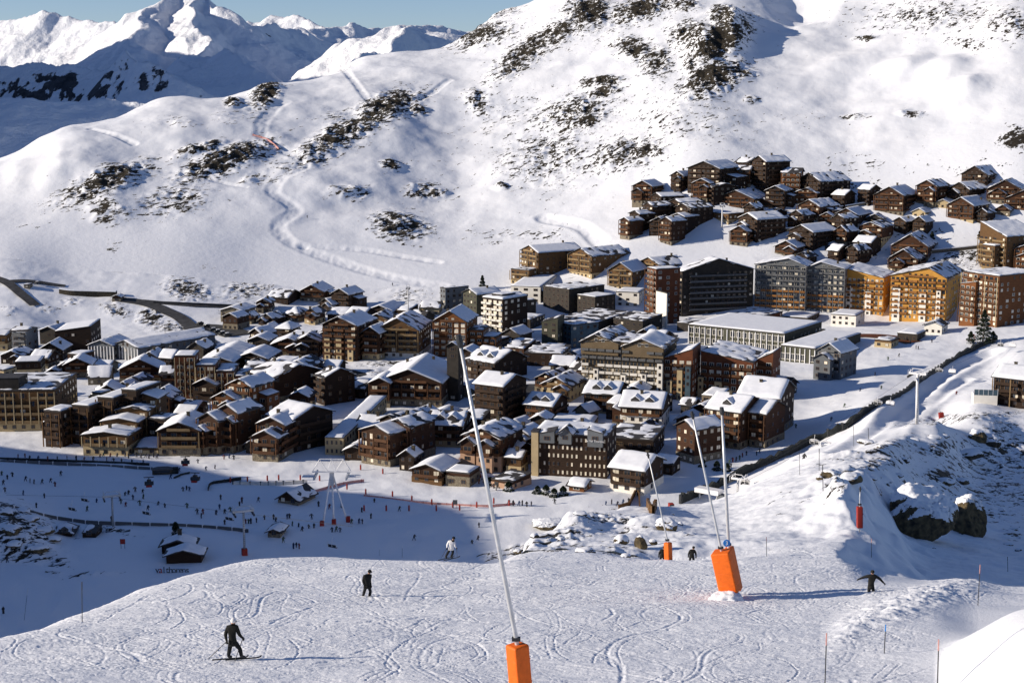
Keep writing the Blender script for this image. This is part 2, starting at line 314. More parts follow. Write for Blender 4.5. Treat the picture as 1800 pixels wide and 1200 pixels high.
def zg(u, D):
    u = np.asarray(u, float); D = np.asarray(D, float)
    fi = np.clip((u-UG[0])/2.5, 0, len(UG)-1.001); i = fi.astype(int); fu = fi-i
    j = np.clip(np.searchsorted(DG, D)-1, 0, len(DG)-2); fd = np.clip((D-DG[j])/(DG[j+1]-DG[j]), 0, 1)
    return (ZG[i, j]*(1-fu)+ZG[i+1, j]*fu)*(1-fd)+(ZG[i, j+1]*(1-fu)+ZG[i+1, j+1]*fu)*fd
def world(u, D):
    z = zg(u, D); b = np.tan(np.arctan(z/D)+PITCH)
    return (np.asarray(u)-900)/F*D/(CP+b*SP), D, z
def gp(u, D):
    x, y, z = world(u, D); return Vector((float(x), float(y), float(z)))
def hit(u, v, dmin=20, dmax=1690):
    """the ground point seen at image position (u, v), no nearer than dmin"""
    d = DG[(DG >= dmin) & (DG <= dmax)]; z = zg(np.full(len(d), float(u)), d)
    ok = z/d >= ray_s(v)
    if not ok.any(): return gp(u, d[-1])
    i = int(np.argmax(ok))
    if i == 0: return gp(u, d[0])
    a, b = z[i-1]/d[i-1]-ray_s(v), z[i]/d[i]-ray_s(v)
    return gp(u, float(d[i-1]+(d[i]-d[i-1])*(-a)/(b-a)))
def gz(x, y):
    u = 900+F*x/y
    for _ in range(5):
        z = float(zg(u, y)); b = math.tan(math.atan(z/y)+PITCH); u = 900+F*x/y*(CP+b*SP)
    return float(zg(u, y))
def dist_poly(X, Y, pts):
    d = np.full(X.shape, 1e9)
    for (x0, y0), (x1, y1) in zip(pts[:-1], pts[1:]):
        L2 = (x1-x0)**2+(y1-y0)**2+1e-9; t = np.clip(((X-x0)*(x1-x0)+(Y-y0)*(y1-y0))/L2, 0, 1)
        d = np.minimum(d, np.hypot(X-x0-t*(x1-x0), Y-y0-t*(y1-y0)))
    return d
def smooth_path(pts, n=60):
    k = np.arange(len(pts)); t = np.linspace(0, len(pts)-1, n)
    a = np.array([tuple(p) for p in pts], float)
    # catmull-rom
    res = []
    for q in t:
        i = min(int(q), len(pts)-2); f = q-i
        p0, p1, p2, p3 = a[max(i-1, 0)], a[i], a[i+1], a[min(i+2, len(pts)-1)]
        res.append(.5*((2*p1)+(-p0+p2)*f+(2*p0-5*p1+4*p2-p3)*f*f+(-p0+3*p1-3*p2+p3)*f**3))
    return np.array(res)
# rock patches seen in the photograph: (u, v, half-width, half-height, tilt in degrees, strength)
ROCK = [(180,325,70,18,-22,.42),(300,360,60,25,-10,.30),(190,378,30,18,0,.42),(395,285,70,16,-20,.45),(350,265,35,8,-15,.4),(445,312,22,8,-25,.3),(200,435,18,16,20,.42),(255,425,25,8,0,.3),(380,475,35,9,5,.42),(330,510,35,15,10,.46),(430,510,45,16,-5,.36),(470,500,60,8,-5,.3),
 (465,170,24,16,-45,.46),(410,182,12,6,0,.4),(540,118,45,8,0,.34),(610,235,90,18,-28,.42),(680,190,50,18,-20,.46),(735,196,14,8,0,.4),(615,340,30,9,0,.32),(705,405,40,22,10,.44),(600,205,30,10,0,.25),(310,215,40,10,0,.22),(400,205,30,10,0,.2),(150,445,20,6,0,.3),(100,438,30,8,-10,.28),(40,400,40,10,-10,.25),
 (845,65,45,14,-12,.42),(870,28,40,10,-18,.3),(840,180,16,22,-50,.36),(930,90,60,18,-35,.42),(905,120,40,12,-35,.38),(1035,20,28,28,-50,.50),(1035,40,18,14,0,.4),(985,60,40,15,-35,.4),(1125,20,45,18,-20,.46),(1200,10,25,10,0,.4),(1115,90,30,14,20,.46),(1155,110,20,24,60,.40),(1215,60,30,20,-10,.4),(1265,75,45,22,-30,.50),(1270,30,20,14,0,.46),(1250,140,45,22,-28,.48),(1300,130,25,12,0,.38),(1215,115,12,10,0,.42),(1320,172,12,5,0,.36),
 (1055,145,28,9,-5,.46),(1062,163,22,8,-10,.46),(1010,200,60,25,-10,.36),(1030,215,30,12,-15,.40),(960,280,70,40,-10,.30),(1100,270,60,22,-10,.34),(1140,265,25,9,0,.40),(950,260,40,22,0,.28),(880,330,10,5,0,.4),(900,240,60,40,0,.16),(1180,215,60,40,0,.22),(1250,215,60,40,0,.18),(740,335,25,12,0,.30),(765,340,20,6,0,.36),(690,290,15,8,0,.4),(900,200,60,30,-25,.2),(800,300,60,40,0,.12),(880,420,60,12,0,.26),(960,415,50,10,0,.3),
 (1650,30,120,25,0,.26),(1780,40,60,25,0,.26),(1520,68,15,4,0,.42),(1600,28,30,8,0,.34),(1700,75,30,8,0,.28),(1790,245,20,14,0,.5),(1430,210,40,16,0,.14),(1600,205,20,5,0,.34),(1500,208,20,5,0,.34),(1500,290,60,14,0,.2),(1330,290,40,8,0,.24),(1480,320,50,12,0,.22),(1720,300,70,20,0,.18),
 (1630,420,80,24,-10,.36),(1720,440,60,22,-10,.42),(1560,440,60,12,0,.36),(1660,470,60,16,0,.36),(1780,330,30,20,0,.3),
 (205,545,24,12,10,.40),(265,560,20,14,20,.48),(300,575,25,10,10,.4),(85,545,20,8,0,.3),(125,530,20,8,0,.32),(20,545,15,8,0,.3),(420,550,25,10,0,.4),(720,520,40,16,0,.3),(690,640,50,5,0,.40),(660,655,20,8,0,.3),
 (25,925,60,30,20,.44),(60,965,50,20,20,.42),(10,960,30,20,0,.4),(180,930,60,5,5,.40),(90,1005,25,4,10,.36),(165,1010,40,4,-5,.38),
 (900,968,60,8,-15,.38),(1000,940,60,22,-25,.34),(1060,915,60,10,0,.36),(1080,965,50,14,0,.26),(1120,930,50,20,0,.26),(1200,940,40,12,-10,.24),(1350,920,60,40,-15,.16),(1560,790,120,16,-12,.30),(1650,790,60,12,-10,.38),(1500,830,60,10,-20,.34),(1650,850,100,40,0,.30),(1740,830,70,70,0,.30),(1780,800,40,50,0,.33),(1650,840,30,14,0,.46),(1780,940,20,10,20,.36),(1745,870,80,50,0,.33),(1770,800,60,50,0,.36),(1690,820,60,30,0,.32),(1560,810,70,16,-12,.32),(1480,850,40,10,-20,.30),(1400,880,50,30,0,.14),(1700,735,90,8,-5,.36),(1760,760,40,22,0,.34)]
def rock_mask(X, Y, Z):
    yc = Y*CP-Z*SP; u = 900+F*X/yc; v = 600-F*(Z*CP+Y*SP)/yc
    m = np.zeros(X.shape)
    for (a, b, ru, rv, an, k) in ROCK:
        c, s = math.cos(R(an)), math.sin(R(an)); du, dv = u-a, v-b
        e = ((du*c+dv*s)/ru)**2+((-du*s+dv*c)/rv)**2
        m = np.maximum(m, k*.93*np.exp(-e*.36))
    return m
def grid_mesh(name, X, Y, Z, mats, rock=None):
    nu, nd = X.shape; me = bpy.data.meshes.new(name)
    co = np.stack([X, Y, Z], -1).reshape(-1, 3).astype(np.float32)
    idx = np.arange(nu*nd).reshape(nu, nd)
    q = np.stack([idx[:-1, :-1], idx[1:, :-1], idx[1:, 1:], idx[:-1, 1:]], -1).reshape(-1).astype(np.int32)
    nf = len(q)//4
    me.vertices.add(len(co)); me.vertices.foreach_set('co', co.ravel())
    me.loops.add(len(q)); me.loops.foreach_set('vertex_index', q)
    me.polygons.add(nf); me.polygons.foreach_set('loop_start', np.arange(0, len(q), 4, dtype=np.int32))
    me.polygons.foreach_set('loop_total', np.full(nf, 4, np.int32))
    me.polygons.foreach_set('use_smooth', np.ones(nf, bool))
    me.materials.append(mats); me.update(calc_edges=True)
    if rock is not None:
        a = me.attributes.new('rock', 'FLOAT', 'POINT'); a.data.foreach_set('value', rock.ravel().astype(np.float32))
    o = link(name, me); tag(o, kind='structure'); return o
def block(u0, u1, du, d0, d1):
    u = np.arange(u0, u1+.1, du); d = DG[(DG >= d0) & (DG <= d1)]
    U, D = np.meshgrid(u, d, indexing='ij'); return world(U, D)
# --- the near piste with its ski tracks
X, Y, Z = block(-300, 2100, 1.7, 10, 133)
TX0, TX1, TY0, TY1, TR = -62.0, 78.0, 44.0, 138.0, .075
H = np.zeros((int((TX1-TX0)/TR), int((TY1-TY0)/TR)), np.float32)
kx = np.arange(-8, 9)*TR
KX, KY = np.meshgrid(kx, kx, indexing='ij'); KR = np.hypot(KX, KY)
def groove(pts, wd, dp):
    prof = (-dp*np.exp(-(KR/wd)**2)+dp*.55*np.exp(-((KR-wd*1.9)/(wd*.7))**2)).astype(np.float32)
    st = max(1, int(len(pts)/400))
    for (x, y) in pts[::st]:
        i = int((x-TX0)/TR); j = int((y-TY0)/TR)
        if 9 < i < H.shape[0]-10 and 9 < j < H.shape[1]-10:
            s = H[i-8:i+9, j-8:j+9]; np.copyto(s, np.where(np.abs(prof) > np.abs(s), prof, s))
rr = np.random.RandomState(11)
for k in range(3200):
    x, y = rr.uniform(-50, 65), 46+(rr.rand()**.85)*88
    a = rr.choice([rr.uniform(-.35, .45), rr.uniform(.5, 2.6), math.pi+rr.uniform(-.5, .5)], p=[.5, .3, .2])
    L = rr.choice([rr.uniform(3, 9), rr.uniform(8, 30)], p=[.5, .5]); c0 = rr.uniform(-.16, .16); c1 = rr.uniform(-.13, .13); wl = rr.uniform(6, 14); ph = rr.rand()*6.3
    pts = []; s = 0
    while s < L:
        pts.append((x, y)); a += (c0*math.sin(s/wl*2+ph)+c1)*.07; x += math.cos(a)*.07; y += math.sin(a)*.07; s += .07
    wd = rr.uniform(.045, .11); dp = rr.uniform(.012, .055)
    groove(pts, wd, dp)
    if rr.rand() < .5:
        o = rr.uniform(.35, .6); groove([(px-math.sin(a)*o, py+math.cos(a)*o) for px, py in pts], wd*.8, dp*.8)
for k in range(260):
    x, y = rr.uniform(-50, 65), 46+rr.rand()*88; a = rr.uniform(-.5, .6)+rr.choice([0, math.pi]); L = rr.uniform(2, 7); c1 = rr.uniform(-.25, .25); pts = []; s = 0
    while s < L: pts.append((x, y)); a += c1*.07; x += math.cos(a)*.07; y += math.sin(a)*.07; s += .07
    groove(pts, rr.uniform(.16, .26), rr.uniform(.02, .06))
fi = np.clip((X-TX0)/TR, 0, H.shape[0]-1.01); fj = np.clip((Y-TY0)/TR, 0, H.shape[1]-1.01)
i0, j0 = fi.astype(int), fj.astype(int); fi -= i0; fj -= j0; i1 = np.minimum(i0+1, H.shape[0]-1); j1 = np.minimum(j0+1, H.shape[1]-1)
tr = (H[i0, j0]*(1-fi)+H[i1, j0]*fi)*(1-fj)+(H[i0, j1]*(1-fi)+H[i1, j1]*fi)*fj
yc = Y*CP-Z*SP; U = 900+F*X/yc; V = 600-F*(Z*CP+Y*SP)/yc
worn = np.clip(1-sstep(1560, 1700, U)*sstep(1040, 1075, V), .15, 1)*np.clip(1-sstep(0, 1, (V-1200+.62*(U-1580))/120)*sstep(1500, 1580, U), .9, 1)*(1-.75*sstep(1500, 1600, U)*(1-sstep(1010, 1050, V)))
Z = Z+worn*(tr*.74+.034*fbm(X/2.6, Y/1.4, 3)+.024*fbm(X/.7, Y/.42, 3))+.25*fbm(X/14, Y/9, 2)
# the ploughed bank on the right and its churned edge
eb = np.exp(-((V-1105+.42*(U-1500))/26)**2)*sstep(1440, 1500, U)*(1-sstep(1720, 1790, U)); Z = Z+eb*(.3+.15*fbm(X/1.2, Y/1.0, 3))
RK = rock_mask(X, Y, Z)*sstep(126, 130, Y)-.4*(1-sstep(126, 131, Y))
grid_mesh('ski_slope', X, Y, Z, M['piste'], RK)
# --- the valley, the village ground and the near hill
X, Y, Z = block(-420, 2220, 2.5, 131.5, 860)
RK = rock_mask(X, Y, Z)
near = 1-sstep(240, 420, Y); RK = RK-.07
U_ = 900+F*X/(Y*CP-Z*SP); Z = Z+.8*fbm(X/8, Y/12, 4)*np.exp(-((U_-1500)/55)**2)*(1-sstep(220, 290, Y))*sstep(133, 142, Y)
rough = sstep(.05, .3, RK)
Z = Z-.05*(1-sstep(132, 136, Y))+near*(.09*fbm(X/1.5, Y/1.5, 4)+.3*fbm(X/7, Y/7, 3))+rough*near*(.32*ridged(X/2.4, Y/2.4, 4)*1.0)
Z = Z+(1-near)*.35*fbm(X/16, Y/16, 4)+(1-near)*rough*.6*ridged(X/6, Y/5, 3)
for ctr, wd, dp in (([(1350,872),(1420,835),(1490,800),(1550,752),(1590,722),(1650,668),(1700,640),(1745,620)], 3.0, 1.2), ([(1375,885),(1450,840),(1530,790),(1600,742),(1650,700),(1700,668)], 2.2, .8)):
    pts = [hit(u, v, 300) for u, v in ctr]; dd = dist_poly(X, Y, smooth_path([(p.x, p.y) for p in pts], 40))
    Z = Z-dp*np.exp(-(dd/wd)**2)+dp*.7*np.exp(-((dd-wd*2)/(wd*.8))**2)
grid_mesh('valley_ground', X, Y, Z, M['valley'], RK)
# --- the mountainside behind the village
X, Y, Z = block(-420, 2220, 2.5, 859, 1700)
RK = rock_mask(X, Y, Z)
U_ = 900+F*X/(Y*CP-Z*SP); RK = RK-.005-.2*(1-sstep(880, 960, Y)); amp = sstep(870, 1000, Y)*(1-.94*sstep(1040, 1130, U_)*(1-sstep(955, 1030, Y)))
Z = Z+amp*(2.6*fbm(X/70, Y/60, 3)+.28*fbm(X/18, Y/16, 3))+amp*.07*fbm(X/6, Y/7, 3)+amp*sstep(.08, .4, RK)*(2.4*ridged(X/15, Y/12, 4))
for ctr, wd, dp in (([(500,180),(468,205),(460,240),(505,265),(535,290),(495,312),(480,340),(520,368),(490,395),(510,425),(600,462),(690,488),(775,503)], 4.6, .6), ([(160,225),(235,250)], 3, 1.0), ([(240,292),(330,305),(430,330)], 2.5, .7), ([(560,135),(640,170),(790,140)], 3, .8), ([(955,383),(1020,398),(1055,425)], 5, 1.3), ([(530,432),(640,440),(770,460)], 3, .8)):
    pts = [hit(u, v, 860) for u, v in ctr]; dd = dist_poly(X, Y, smooth_path([(p.x, p.y) for p in pts], 50))
    Z = Z-dp*np.exp(-(dd/wd)**4)+dp*.14*np.exp(-((dd-wd*1.3)/(wd*.4))**2)+np.exp(-(dd/wd)**4)*.3*fbm(X/5, Y/9, 3)
Z = Z-.12*(1-sstep(859, 864, Y))
grid_mesh('mountainside', X, Y, Z, M['mount'], RK)
# --- the shoulder of the mountain to the left, out of frame, that keeps the valley floor in shade
yy = np.linspace(-260, 640, 120); xx = np.linspace(-1000, -105, 110)
_k = []
for u, v in [(0,778),(150,796),(300,806),(430,832),(600,859),(700,867),(860,902)]:      # where its shadow ends on the snow
    q = hit(u, v, 330); L = (q.x+355)/-TS.x*math.cos(0); _k.append((q.y+TS.y*L, q.z+TS.z*L))
_k = sorted(_k); _d = [_k[0][0]-140]+[a for a, b in _k]
_z = [_k[0][1]+7]+[b for a, b in _k]
rz = pchip([-260, 0, 100]+_d+[600, 660], np.array([30, 46, 56]+_z+[-100, -125.]), yy)
XX, YY = np.meshgrid(xx, yy, indexing='ij'); RZ = np.broadcast_to(rz, XX.shape)
rx = -355.0
ZZ = np.where(XX > rx, RZ-.85*(XX-rx), RZ-.35*(rx-XX))
ZZ = np.maximum(ZZ, VAL-14)+2.0*fbm(XX/40, YY/40, 3)*sstep(0, 60, np.abs(XX-rx))
grid_mesh('mountain_shoulder', XX, YY, ZZ, M['mount'], np.zeros(XX.shape)+.1)
# --- far range
ud = np.concatenate([np.arange(-1000, -60, 12.), np.arange(-60, 1120, 2.6)]); dd_ = np.concatenate([np.linspace(1720, 3200, 240, False), np.linspace(3200, 8200, 330)])
UF, DF = np.meshgrid(ud, dd_, indexing='ij'); XF = (UF-900)/F*DF/.985; YF = DF
wx = XF+60*fbm(XF/420, YF/420, 3); wy = YF+60*fbm(XF/420+9, YF/420, 3)
def ridge(pts, k, kr=None):
    q = [P(u, v, D) for u, v, D in pts]; best = np.full(XF.shape, -1e9)
    for a, b in zip(q[:-1], q[1:]):
        L2 = (b.x-a.x)**2+(b.y-a.y)**2; t = np.clip(((wx-a.x)*(b.x-a.x)+(wy-a.y)*(b.y-a.y))/L2, 0, 1)
        d = np.hypot(wx-a.x-t*(b.x-a.x), wy-a.y-t*(b.y-a.y))
        best = np.maximum(best, a.z+t*(b.z-a.z)-k*d)
    return best
ZF = np.full(XF.shape, -260.0)
for pts, k in [
  ([(-200,60,7400),(0,42,7300),(90,24,7200),(140,40,7100),(190,42,7000),(250,60,6800)], .55),
  ([(190,60,5600),(240,25,5400),(300,-14,5200),(345,-4,5100),(385,18,5000),(420,40,5200),(500,55,5800)], .62),
  ([(300,-14,5200),(250,50,4700),(190,110,4100),(150,145,3800)], .60),
  ([(345,-4,5100),(345,70,4500),(330,110,4100),(300,150,3700)], .72),
  ([(330,110,4100),(385,100,3900),(430,140,3600)], .55),
  ([(500,55,5800),(560,50,6200),(640,48,6500),(720,50,6800),(830,58,7000),(1000,60,7000)], .5),
  ([(400,36,7400),(470,32,7400),(500,26,7300),(545,40,7200),(600,55,7000)], .6),
  ([(620,98,4600),(670,62,4500),(712,38,4400),(745,42,4400),(790,66,4500),(860,90,4600)], .58),
  ([(712,38,4400),(680,90,3900),(640,110,3600)], .6),
  ([(-260,105,3000),(0,118,2900),(60,114,2850),(160,122,2800),(200,118,2750),(232,92,2700),(262,112,2650),(292,108,2650),(380,150,2600),(450,170,2600)], .85),
  ([(-900,-330,3000),(-640,-340,2600),(-520,-120,2250),(-430,40,1900)], 1.15),  # this ridge and the next: unseen, added left of frame to shade the far valley
  ([(-470,-160,4500),(-450,-250,3600),(-440,-300,3000)], 1.15),
  ([(-420,120,2250),(-150,172,2150),(60,176,2150),(200,182,2200),(330,188,2200),(480,192,2200)], .40),
  ]: ZF = np.maximum(ZF, ridge(pts, k))
fs = sstep(2300, 3600, DF)
ZF = ZF+(1.5+4*fs)*(ridged(XF/(46+50*fs), YF/(70+90*fs), 3)-.6)+(8+19*fs)*(ridged(XF/(170+200*fs), YF/(260+340*fs), 4, .45)-.6)*.8
yc = YF*CP-ZF*SP; UF_ = 900+F*XF/yc; VF = 600-F*(ZF*CP+YF*SP)/yc
slope = np.hypot(np.gradient(ZF, axis=0)/np.maximum(1, np.gradient(XF, axis=0)), np.gradient(ZF, axis=1)/np.gradient(YF, axis=1))
rk = .24*sstep(.6, 1.2, slope)+(.25+.17*ridged(XF/26, YF/260, 3))*np.exp(-((DF-2720)/170)**2)*sstep(96, 150, VF)*(1-sstep(170, 190, VF))
rk = rk*np.where(DF < 2400, .3, 1)-.16
grid_mesh('far_mountains', XF, YF, ZF, M['far'], rk)
# --- roads, terraces and one painted shadow strip
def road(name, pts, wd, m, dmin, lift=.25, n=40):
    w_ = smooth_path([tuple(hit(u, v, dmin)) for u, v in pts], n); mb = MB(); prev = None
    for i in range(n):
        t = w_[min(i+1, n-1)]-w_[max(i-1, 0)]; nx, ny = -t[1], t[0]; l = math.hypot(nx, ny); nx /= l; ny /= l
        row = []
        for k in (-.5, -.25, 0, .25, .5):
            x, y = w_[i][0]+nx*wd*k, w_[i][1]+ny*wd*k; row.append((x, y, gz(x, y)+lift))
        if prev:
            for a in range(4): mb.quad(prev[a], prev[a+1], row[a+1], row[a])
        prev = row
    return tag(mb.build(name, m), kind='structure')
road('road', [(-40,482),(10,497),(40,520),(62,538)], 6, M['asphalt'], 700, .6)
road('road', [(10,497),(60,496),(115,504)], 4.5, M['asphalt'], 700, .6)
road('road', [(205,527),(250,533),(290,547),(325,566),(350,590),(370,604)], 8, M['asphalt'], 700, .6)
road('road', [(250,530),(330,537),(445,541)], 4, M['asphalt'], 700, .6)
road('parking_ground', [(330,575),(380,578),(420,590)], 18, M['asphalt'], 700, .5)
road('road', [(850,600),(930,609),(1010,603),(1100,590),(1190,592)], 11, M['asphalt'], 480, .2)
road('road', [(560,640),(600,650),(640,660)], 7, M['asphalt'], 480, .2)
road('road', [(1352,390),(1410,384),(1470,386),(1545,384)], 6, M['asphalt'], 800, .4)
road('road', [(1450,436),(1500,442),(1540,446)], 7, M['asphalt'], 800, .4)  # shade painted as a dark strip on the snow, not a real road
road('terrace_ground', [(1450,596),(1520,590),(1570,594),(1606,602)], 10, M['rd'], 480, .25)
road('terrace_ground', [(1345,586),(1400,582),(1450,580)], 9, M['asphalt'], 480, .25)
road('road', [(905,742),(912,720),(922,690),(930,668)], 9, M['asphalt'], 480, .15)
# ---------------------------------------------------------------- buildings
# a style: wall, rail, base material, floors of base, balconies, share of pale curtains, window frame
ST = {
 'wd': ('wd','rail','st',1,1,.22,'frame'), 'wk': ('wk','railk',None,0,1,.10,'frame'), 'wc': ('wd','rail','cr',1,1,.35,'frame'), 'ww': ('wd','rail','wh',1,1,.4,'frame'),
 'wl': ('wl','railc','cr',1,1,.3,'frame'), 'or': ('or','rail',None,0,1,.3,'framew'), 'tp': ('tp','railg',None,0,1,.3,'framew'), 'gy': ('gy','railg',None,0,0,.15,'frame'),
 'bk': ('bk','railk',None,0,0,.08,'frame'), 'gn': ('gn','railg',None,0,0,.1,'frame'), 'bl': ('bl','railg',None,0,0,.1,'frame'), 'wh': ('wh','railw',None,0,0,.0,'frame'),
 'cr': ('cr','railw',None,0,0,.0,'frame'), 'ye': ('ye','railo',None,0,1,.2,'framew'), 'go': ('gy','railo',None,0,1,.35,'framew'), 'rd': ('rd','rail',None,0,1,.25,'framew'), 'pk': ('wd','rail','pk',2,1,.3,'frame'),
 'st': ('st','rail',None,0,0,.1,'frame'), 'br': ('or','railc','cr',0,1,.2,'frame'), 'gd': ('gn','railg',None,0,0,.05,'framew'), 'hb': ('wk','railw',None,0,0,.6,'framew'),
}
_wm = {}
def win_mesh(kind, fr):
    if (kind, fr) not in _wm:
        mb = MB(); mb.box(-.5, .5, -.06, .02, -.5, .5); mb.mi = 1
        mb.quad((-.41,-.075,-.43),(-.03,-.075,-.43),(-.03,-.075,.43),(-.41,-.075,.43)); mb.quad((.03,-.075,-.43),(.41,-.075,-.43),(.41,-.075,.43),(.03,-.075,.43))
        _wm[(kind, fr)] = mb.mesh('window', [M[fr], M[kind]])
    return _wm[(kind, fr)]
def roof_fn(roof, w, d, h, r, pk):
    """height of the roof plane over (x, y), centre of plan at 0, 0"""
    def g(p, half):
        q = pk*half
        return h+r*np.where(p < q, (p+half)/(half+q), (half-p)/(half-q))
    if roof == 'g': return lambda x, y: g(x, w/2)
    if roof == 's': return lambda x, y: g(y, d/2)
    if roof == 'ml': return lambda x, y: h+r*(w/2-x)/w       # high at the left
    if roof == 'mr': return lambda x, y: h+r*(x+w/2)/w
    if roof == 'mb': return lambda x, y: h+r*(y+d/2)/d       # high at the back
    if roof == 'mf': return lambda x, y: h+r*(d/2-y)/d
    if roof == 'h': return lambda x, y: h+r*np.minimum(np.minimum((w/2-np.abs(x))/(min(w, d)/2), (d/2-np.abs(y))/(min(w, d)/2)), 1)
    return lambda x, y: h+0*x
def volume(root, cx, cy, w, d, h, roof, r, style, o, rs, first=True):
    wall, rail, base, nb, bal, cur, fr = ST[style]
    base = o.get('base', base); nb = o.get('nb', nb); bal = o.get('bal', bal); cur = o.get('lit', cur); rail = o.get('rail', rail)
    pk = o.get('pk', 0); sink = 5.0; fh = o.get('fh', 2.9); nf = max(1, int(round(h/fh))); fh = h/nf; zb0 = o.get('z0', 0)
    rf = roof_fn(roof, w, d, h, r, pk); x0, x1, y0, y1 = cx-w/2, cx+w/2, cy-d/2, cy+d/2
    # walls
    mb = MB(); z0 = zb0 if zb0 else -sink
    xs = [-w/2, pk*w/2, w/2] if roof == 'g' else [-w/2, w/2]; ys = [-d/2, pk*d/2, d/2] if roof == 's' else [-d/2, d/2]
    if roof in ('s', 'mb', 'mf'):
        prof = [(cy-d/2, z0), (cy+d/2, z0)]+[(cy+y, float(rf(0, np.array(y)))) for y in ys[::-1]]; mb.prism(prof, x0, x1, 'x')
    else:
        prof = [(cx-w/2, z0), (cx+w/2, z0)]+[(cx+x, float(rf(np.array(x), 0)) if roof != 'h' else h) for x in xs[::-1]]; mb.prism(prof, y0, y1, 'y')
    mb.build('wall' if first else 'wing', M[wall], root)
    if base and nb:
        b = MB(); e = .12; b.box(x0-e, x1+e, y0-e, y1+e, z0, min(nb*fh, h*.8)-.15); b.build('base', M[base], root)
    # roof and its snow
    ov = o.get('ov', .9 if roof in ('g', 's', 'h') else .15); th = .28; mb = MB()
    if roof == 'g' or roof in ('ml', 'mr'):
        pts = [-w/2-ov]+([pk*w/2] if roof == 'g' else [])+[w/2+ov]; lo = [(cx+x, float(rf(np.array(x), 0))+.02) for x in pts]
        mb.prism(lo+[(a, z+th) for a, z in lo[::-1]], y0-ov, y1+ov, 'y')
    elif roof in ('s', 'mb', 'mf'):
        pts = [-d/2-ov]+([pk*d/2] if roof == 's' else [])+[d/2+ov]; lo = [(cy+y, float(rf(0, np.array(y)))+.02) for y in pts]
        mb.prism(lo+[(a, z+th) for a, z in lo[::-1]], x0-ov, x1+ov, 'x')
    elif roof == 'h':
        th = .1; m_ = min(w, d)/2; q = [(x0-ov, y0-ov), (x1+ov, y0-ov), (x1+ov, y1+ov), (x0-ov, y1+ov)]; e = h-ov*r/m_
        rx, ry = max(w/2-m_, .01), max(d/2-m_, .01); t = [(cx-rx, cy-ry), (cx+rx, cy-ry), (cx+rx, cy+ry), (cx-rx, cy+ry)]
        for i in range(4): mb.quad((*q[i], e+.05), (*q[(i+1) % 4], e+.05), (*t[(i+1) % 4], h+r+.05), (*t[i], h+r+.05))
        mb.quad(*[(*p, e) for p in q[::-1]]); mb.quad(*[(*p, h+r+.05) for p in t])
    else:
        mb.box(x0-ov, x1+ov, y0-ov, y1+ov, h+.01, h+.5)      # parapet slab
        th = .5
    rf_o = mb.build('roof' if first else 'wing_roof', [M[o.get('roofm', 'roof')]], root)
    t = o.get('snow', rs.uniform(.22, .5))
    if t > 0:
        Wx, Wy = w+2*ov-.3, d+2*ov-.3; nx = max(8, min(26, int(Wx/1.1))); ny = max(8, min(26, int(Wy/1.1))); nx += nx % 2; ny += ny % 2
        gx = np.linspace(-Wx/2, Wx/2, nx+1); gy = np.linspace(-Wy/2, Wy/2, ny+1); GX, GY = np.meshgrid(gx, gy, indexing='ij')
        ed = np.minimum(Wx/2-np.abs(GX), Wy/2-np.abs(GY)); sx, sy = rs.uniform(0, 99), rs.uniform(0, 99)
        n = perlin(GX/4.5+sx, GY/4.5+sy)+.5*perlin(GX/1.7+sx, GY/1.7+sy)
        Zs = rf(GX, GY)+th+t*np.sqrt(np.clip((ed+.12)/1.2, 0, 1))*(1+.35*n)-o.get('bare', rs.choice([.06, .14, .25, .38]))*np.clip(n+.25, 0, 1)*2.2
        GX2 = GX+.12*perlin(GX+sx, GY*2); sm = MB()
        sm.v = [(cx+float(a), cy+float(b), float(c)) for a, b, c in zip(GX2.ravel(), GY.ravel(), Zs.ravel())]
        for i in range(nx):
            for j in range(ny):
                a = i*(ny+1)+j; sm.f.append((a, a+ny+1, a+ny+2, a+1)); sm.m.append(0)
        rim = [i*(ny+1) for i in range(nx+1)]+[nx*(ny+1)+j for j in range(1, ny+1)]+[i*(ny+1)+ny for i in range(nx-1, -1, -1)]+[j for j in range(ny-1, 0, -1)]
        k = len(sm.v)
        for q in rim:
            vx, vy, vz = sm.v[q]; sm.v.append((vx, vy, min(vz, float(rf(vx-cx, vy-cy))+th*.4)-.02))
        for a in range(len(rim)):
            b_ = (a+1) % len(rim); sm.f.append((rim[a], k+a, k+b_, rim[b_])); sm.m.append(0)
        sm.build('roof_snow', M['snow'], rf_o, smooth=True)
    # windows, balconies
    budget = o.get('win', 100 if first else 30); cnt = [0]; extra = MB(); ex2 = MB()
    def window(face, p, z, ww, hh):
        k = 'curt' if rs.rand() < cur else 'glass'
        if face == 'f': loc, rz = (p, y0-.03, z), 0
        elif face == 'r': loc, rz = (x1+.03, p, z), math.pi/2
        elif face == 'l': loc, rz = (x0-.03, p, z), -math.pi/2
        if base and nb and z < nb*fh-.1: # proud of the base
            loc = (loc[0]+(.12 if face == 'r' else -.12 if face == 'l' else 0), loc[1]-(.12 if face == 'f' else 0), loc[2])
        cnt[0] += 1
        if cnt[0] <= budget:
            q = link('window', win_mesh(k, fr), root, loc); q.rotation_euler = (0, 0, rz); q.scale = (ww, 1, hh)
        else:
            if face == 'f': extra.box(loc[0]-ww/2, loc[0]+ww/2, loc[1]-.07, loc[1]+.03, z-hh/2, z+hh/2)
            elif face == 'r': extra.box(loc[0]-.03, loc[0]+.07, p-ww/2, p+ww/2, z-hh/2, z+hh/2)
    bays = o.get('bays', max(1, int(round(w/3.3)))); bw = w/bays; bpr = o.get('bp', .85)
    seg = o.get('seg', max(1, int(round(bays/3.0))) if bal else 1)
    vis = o.get('faces', 'fr')
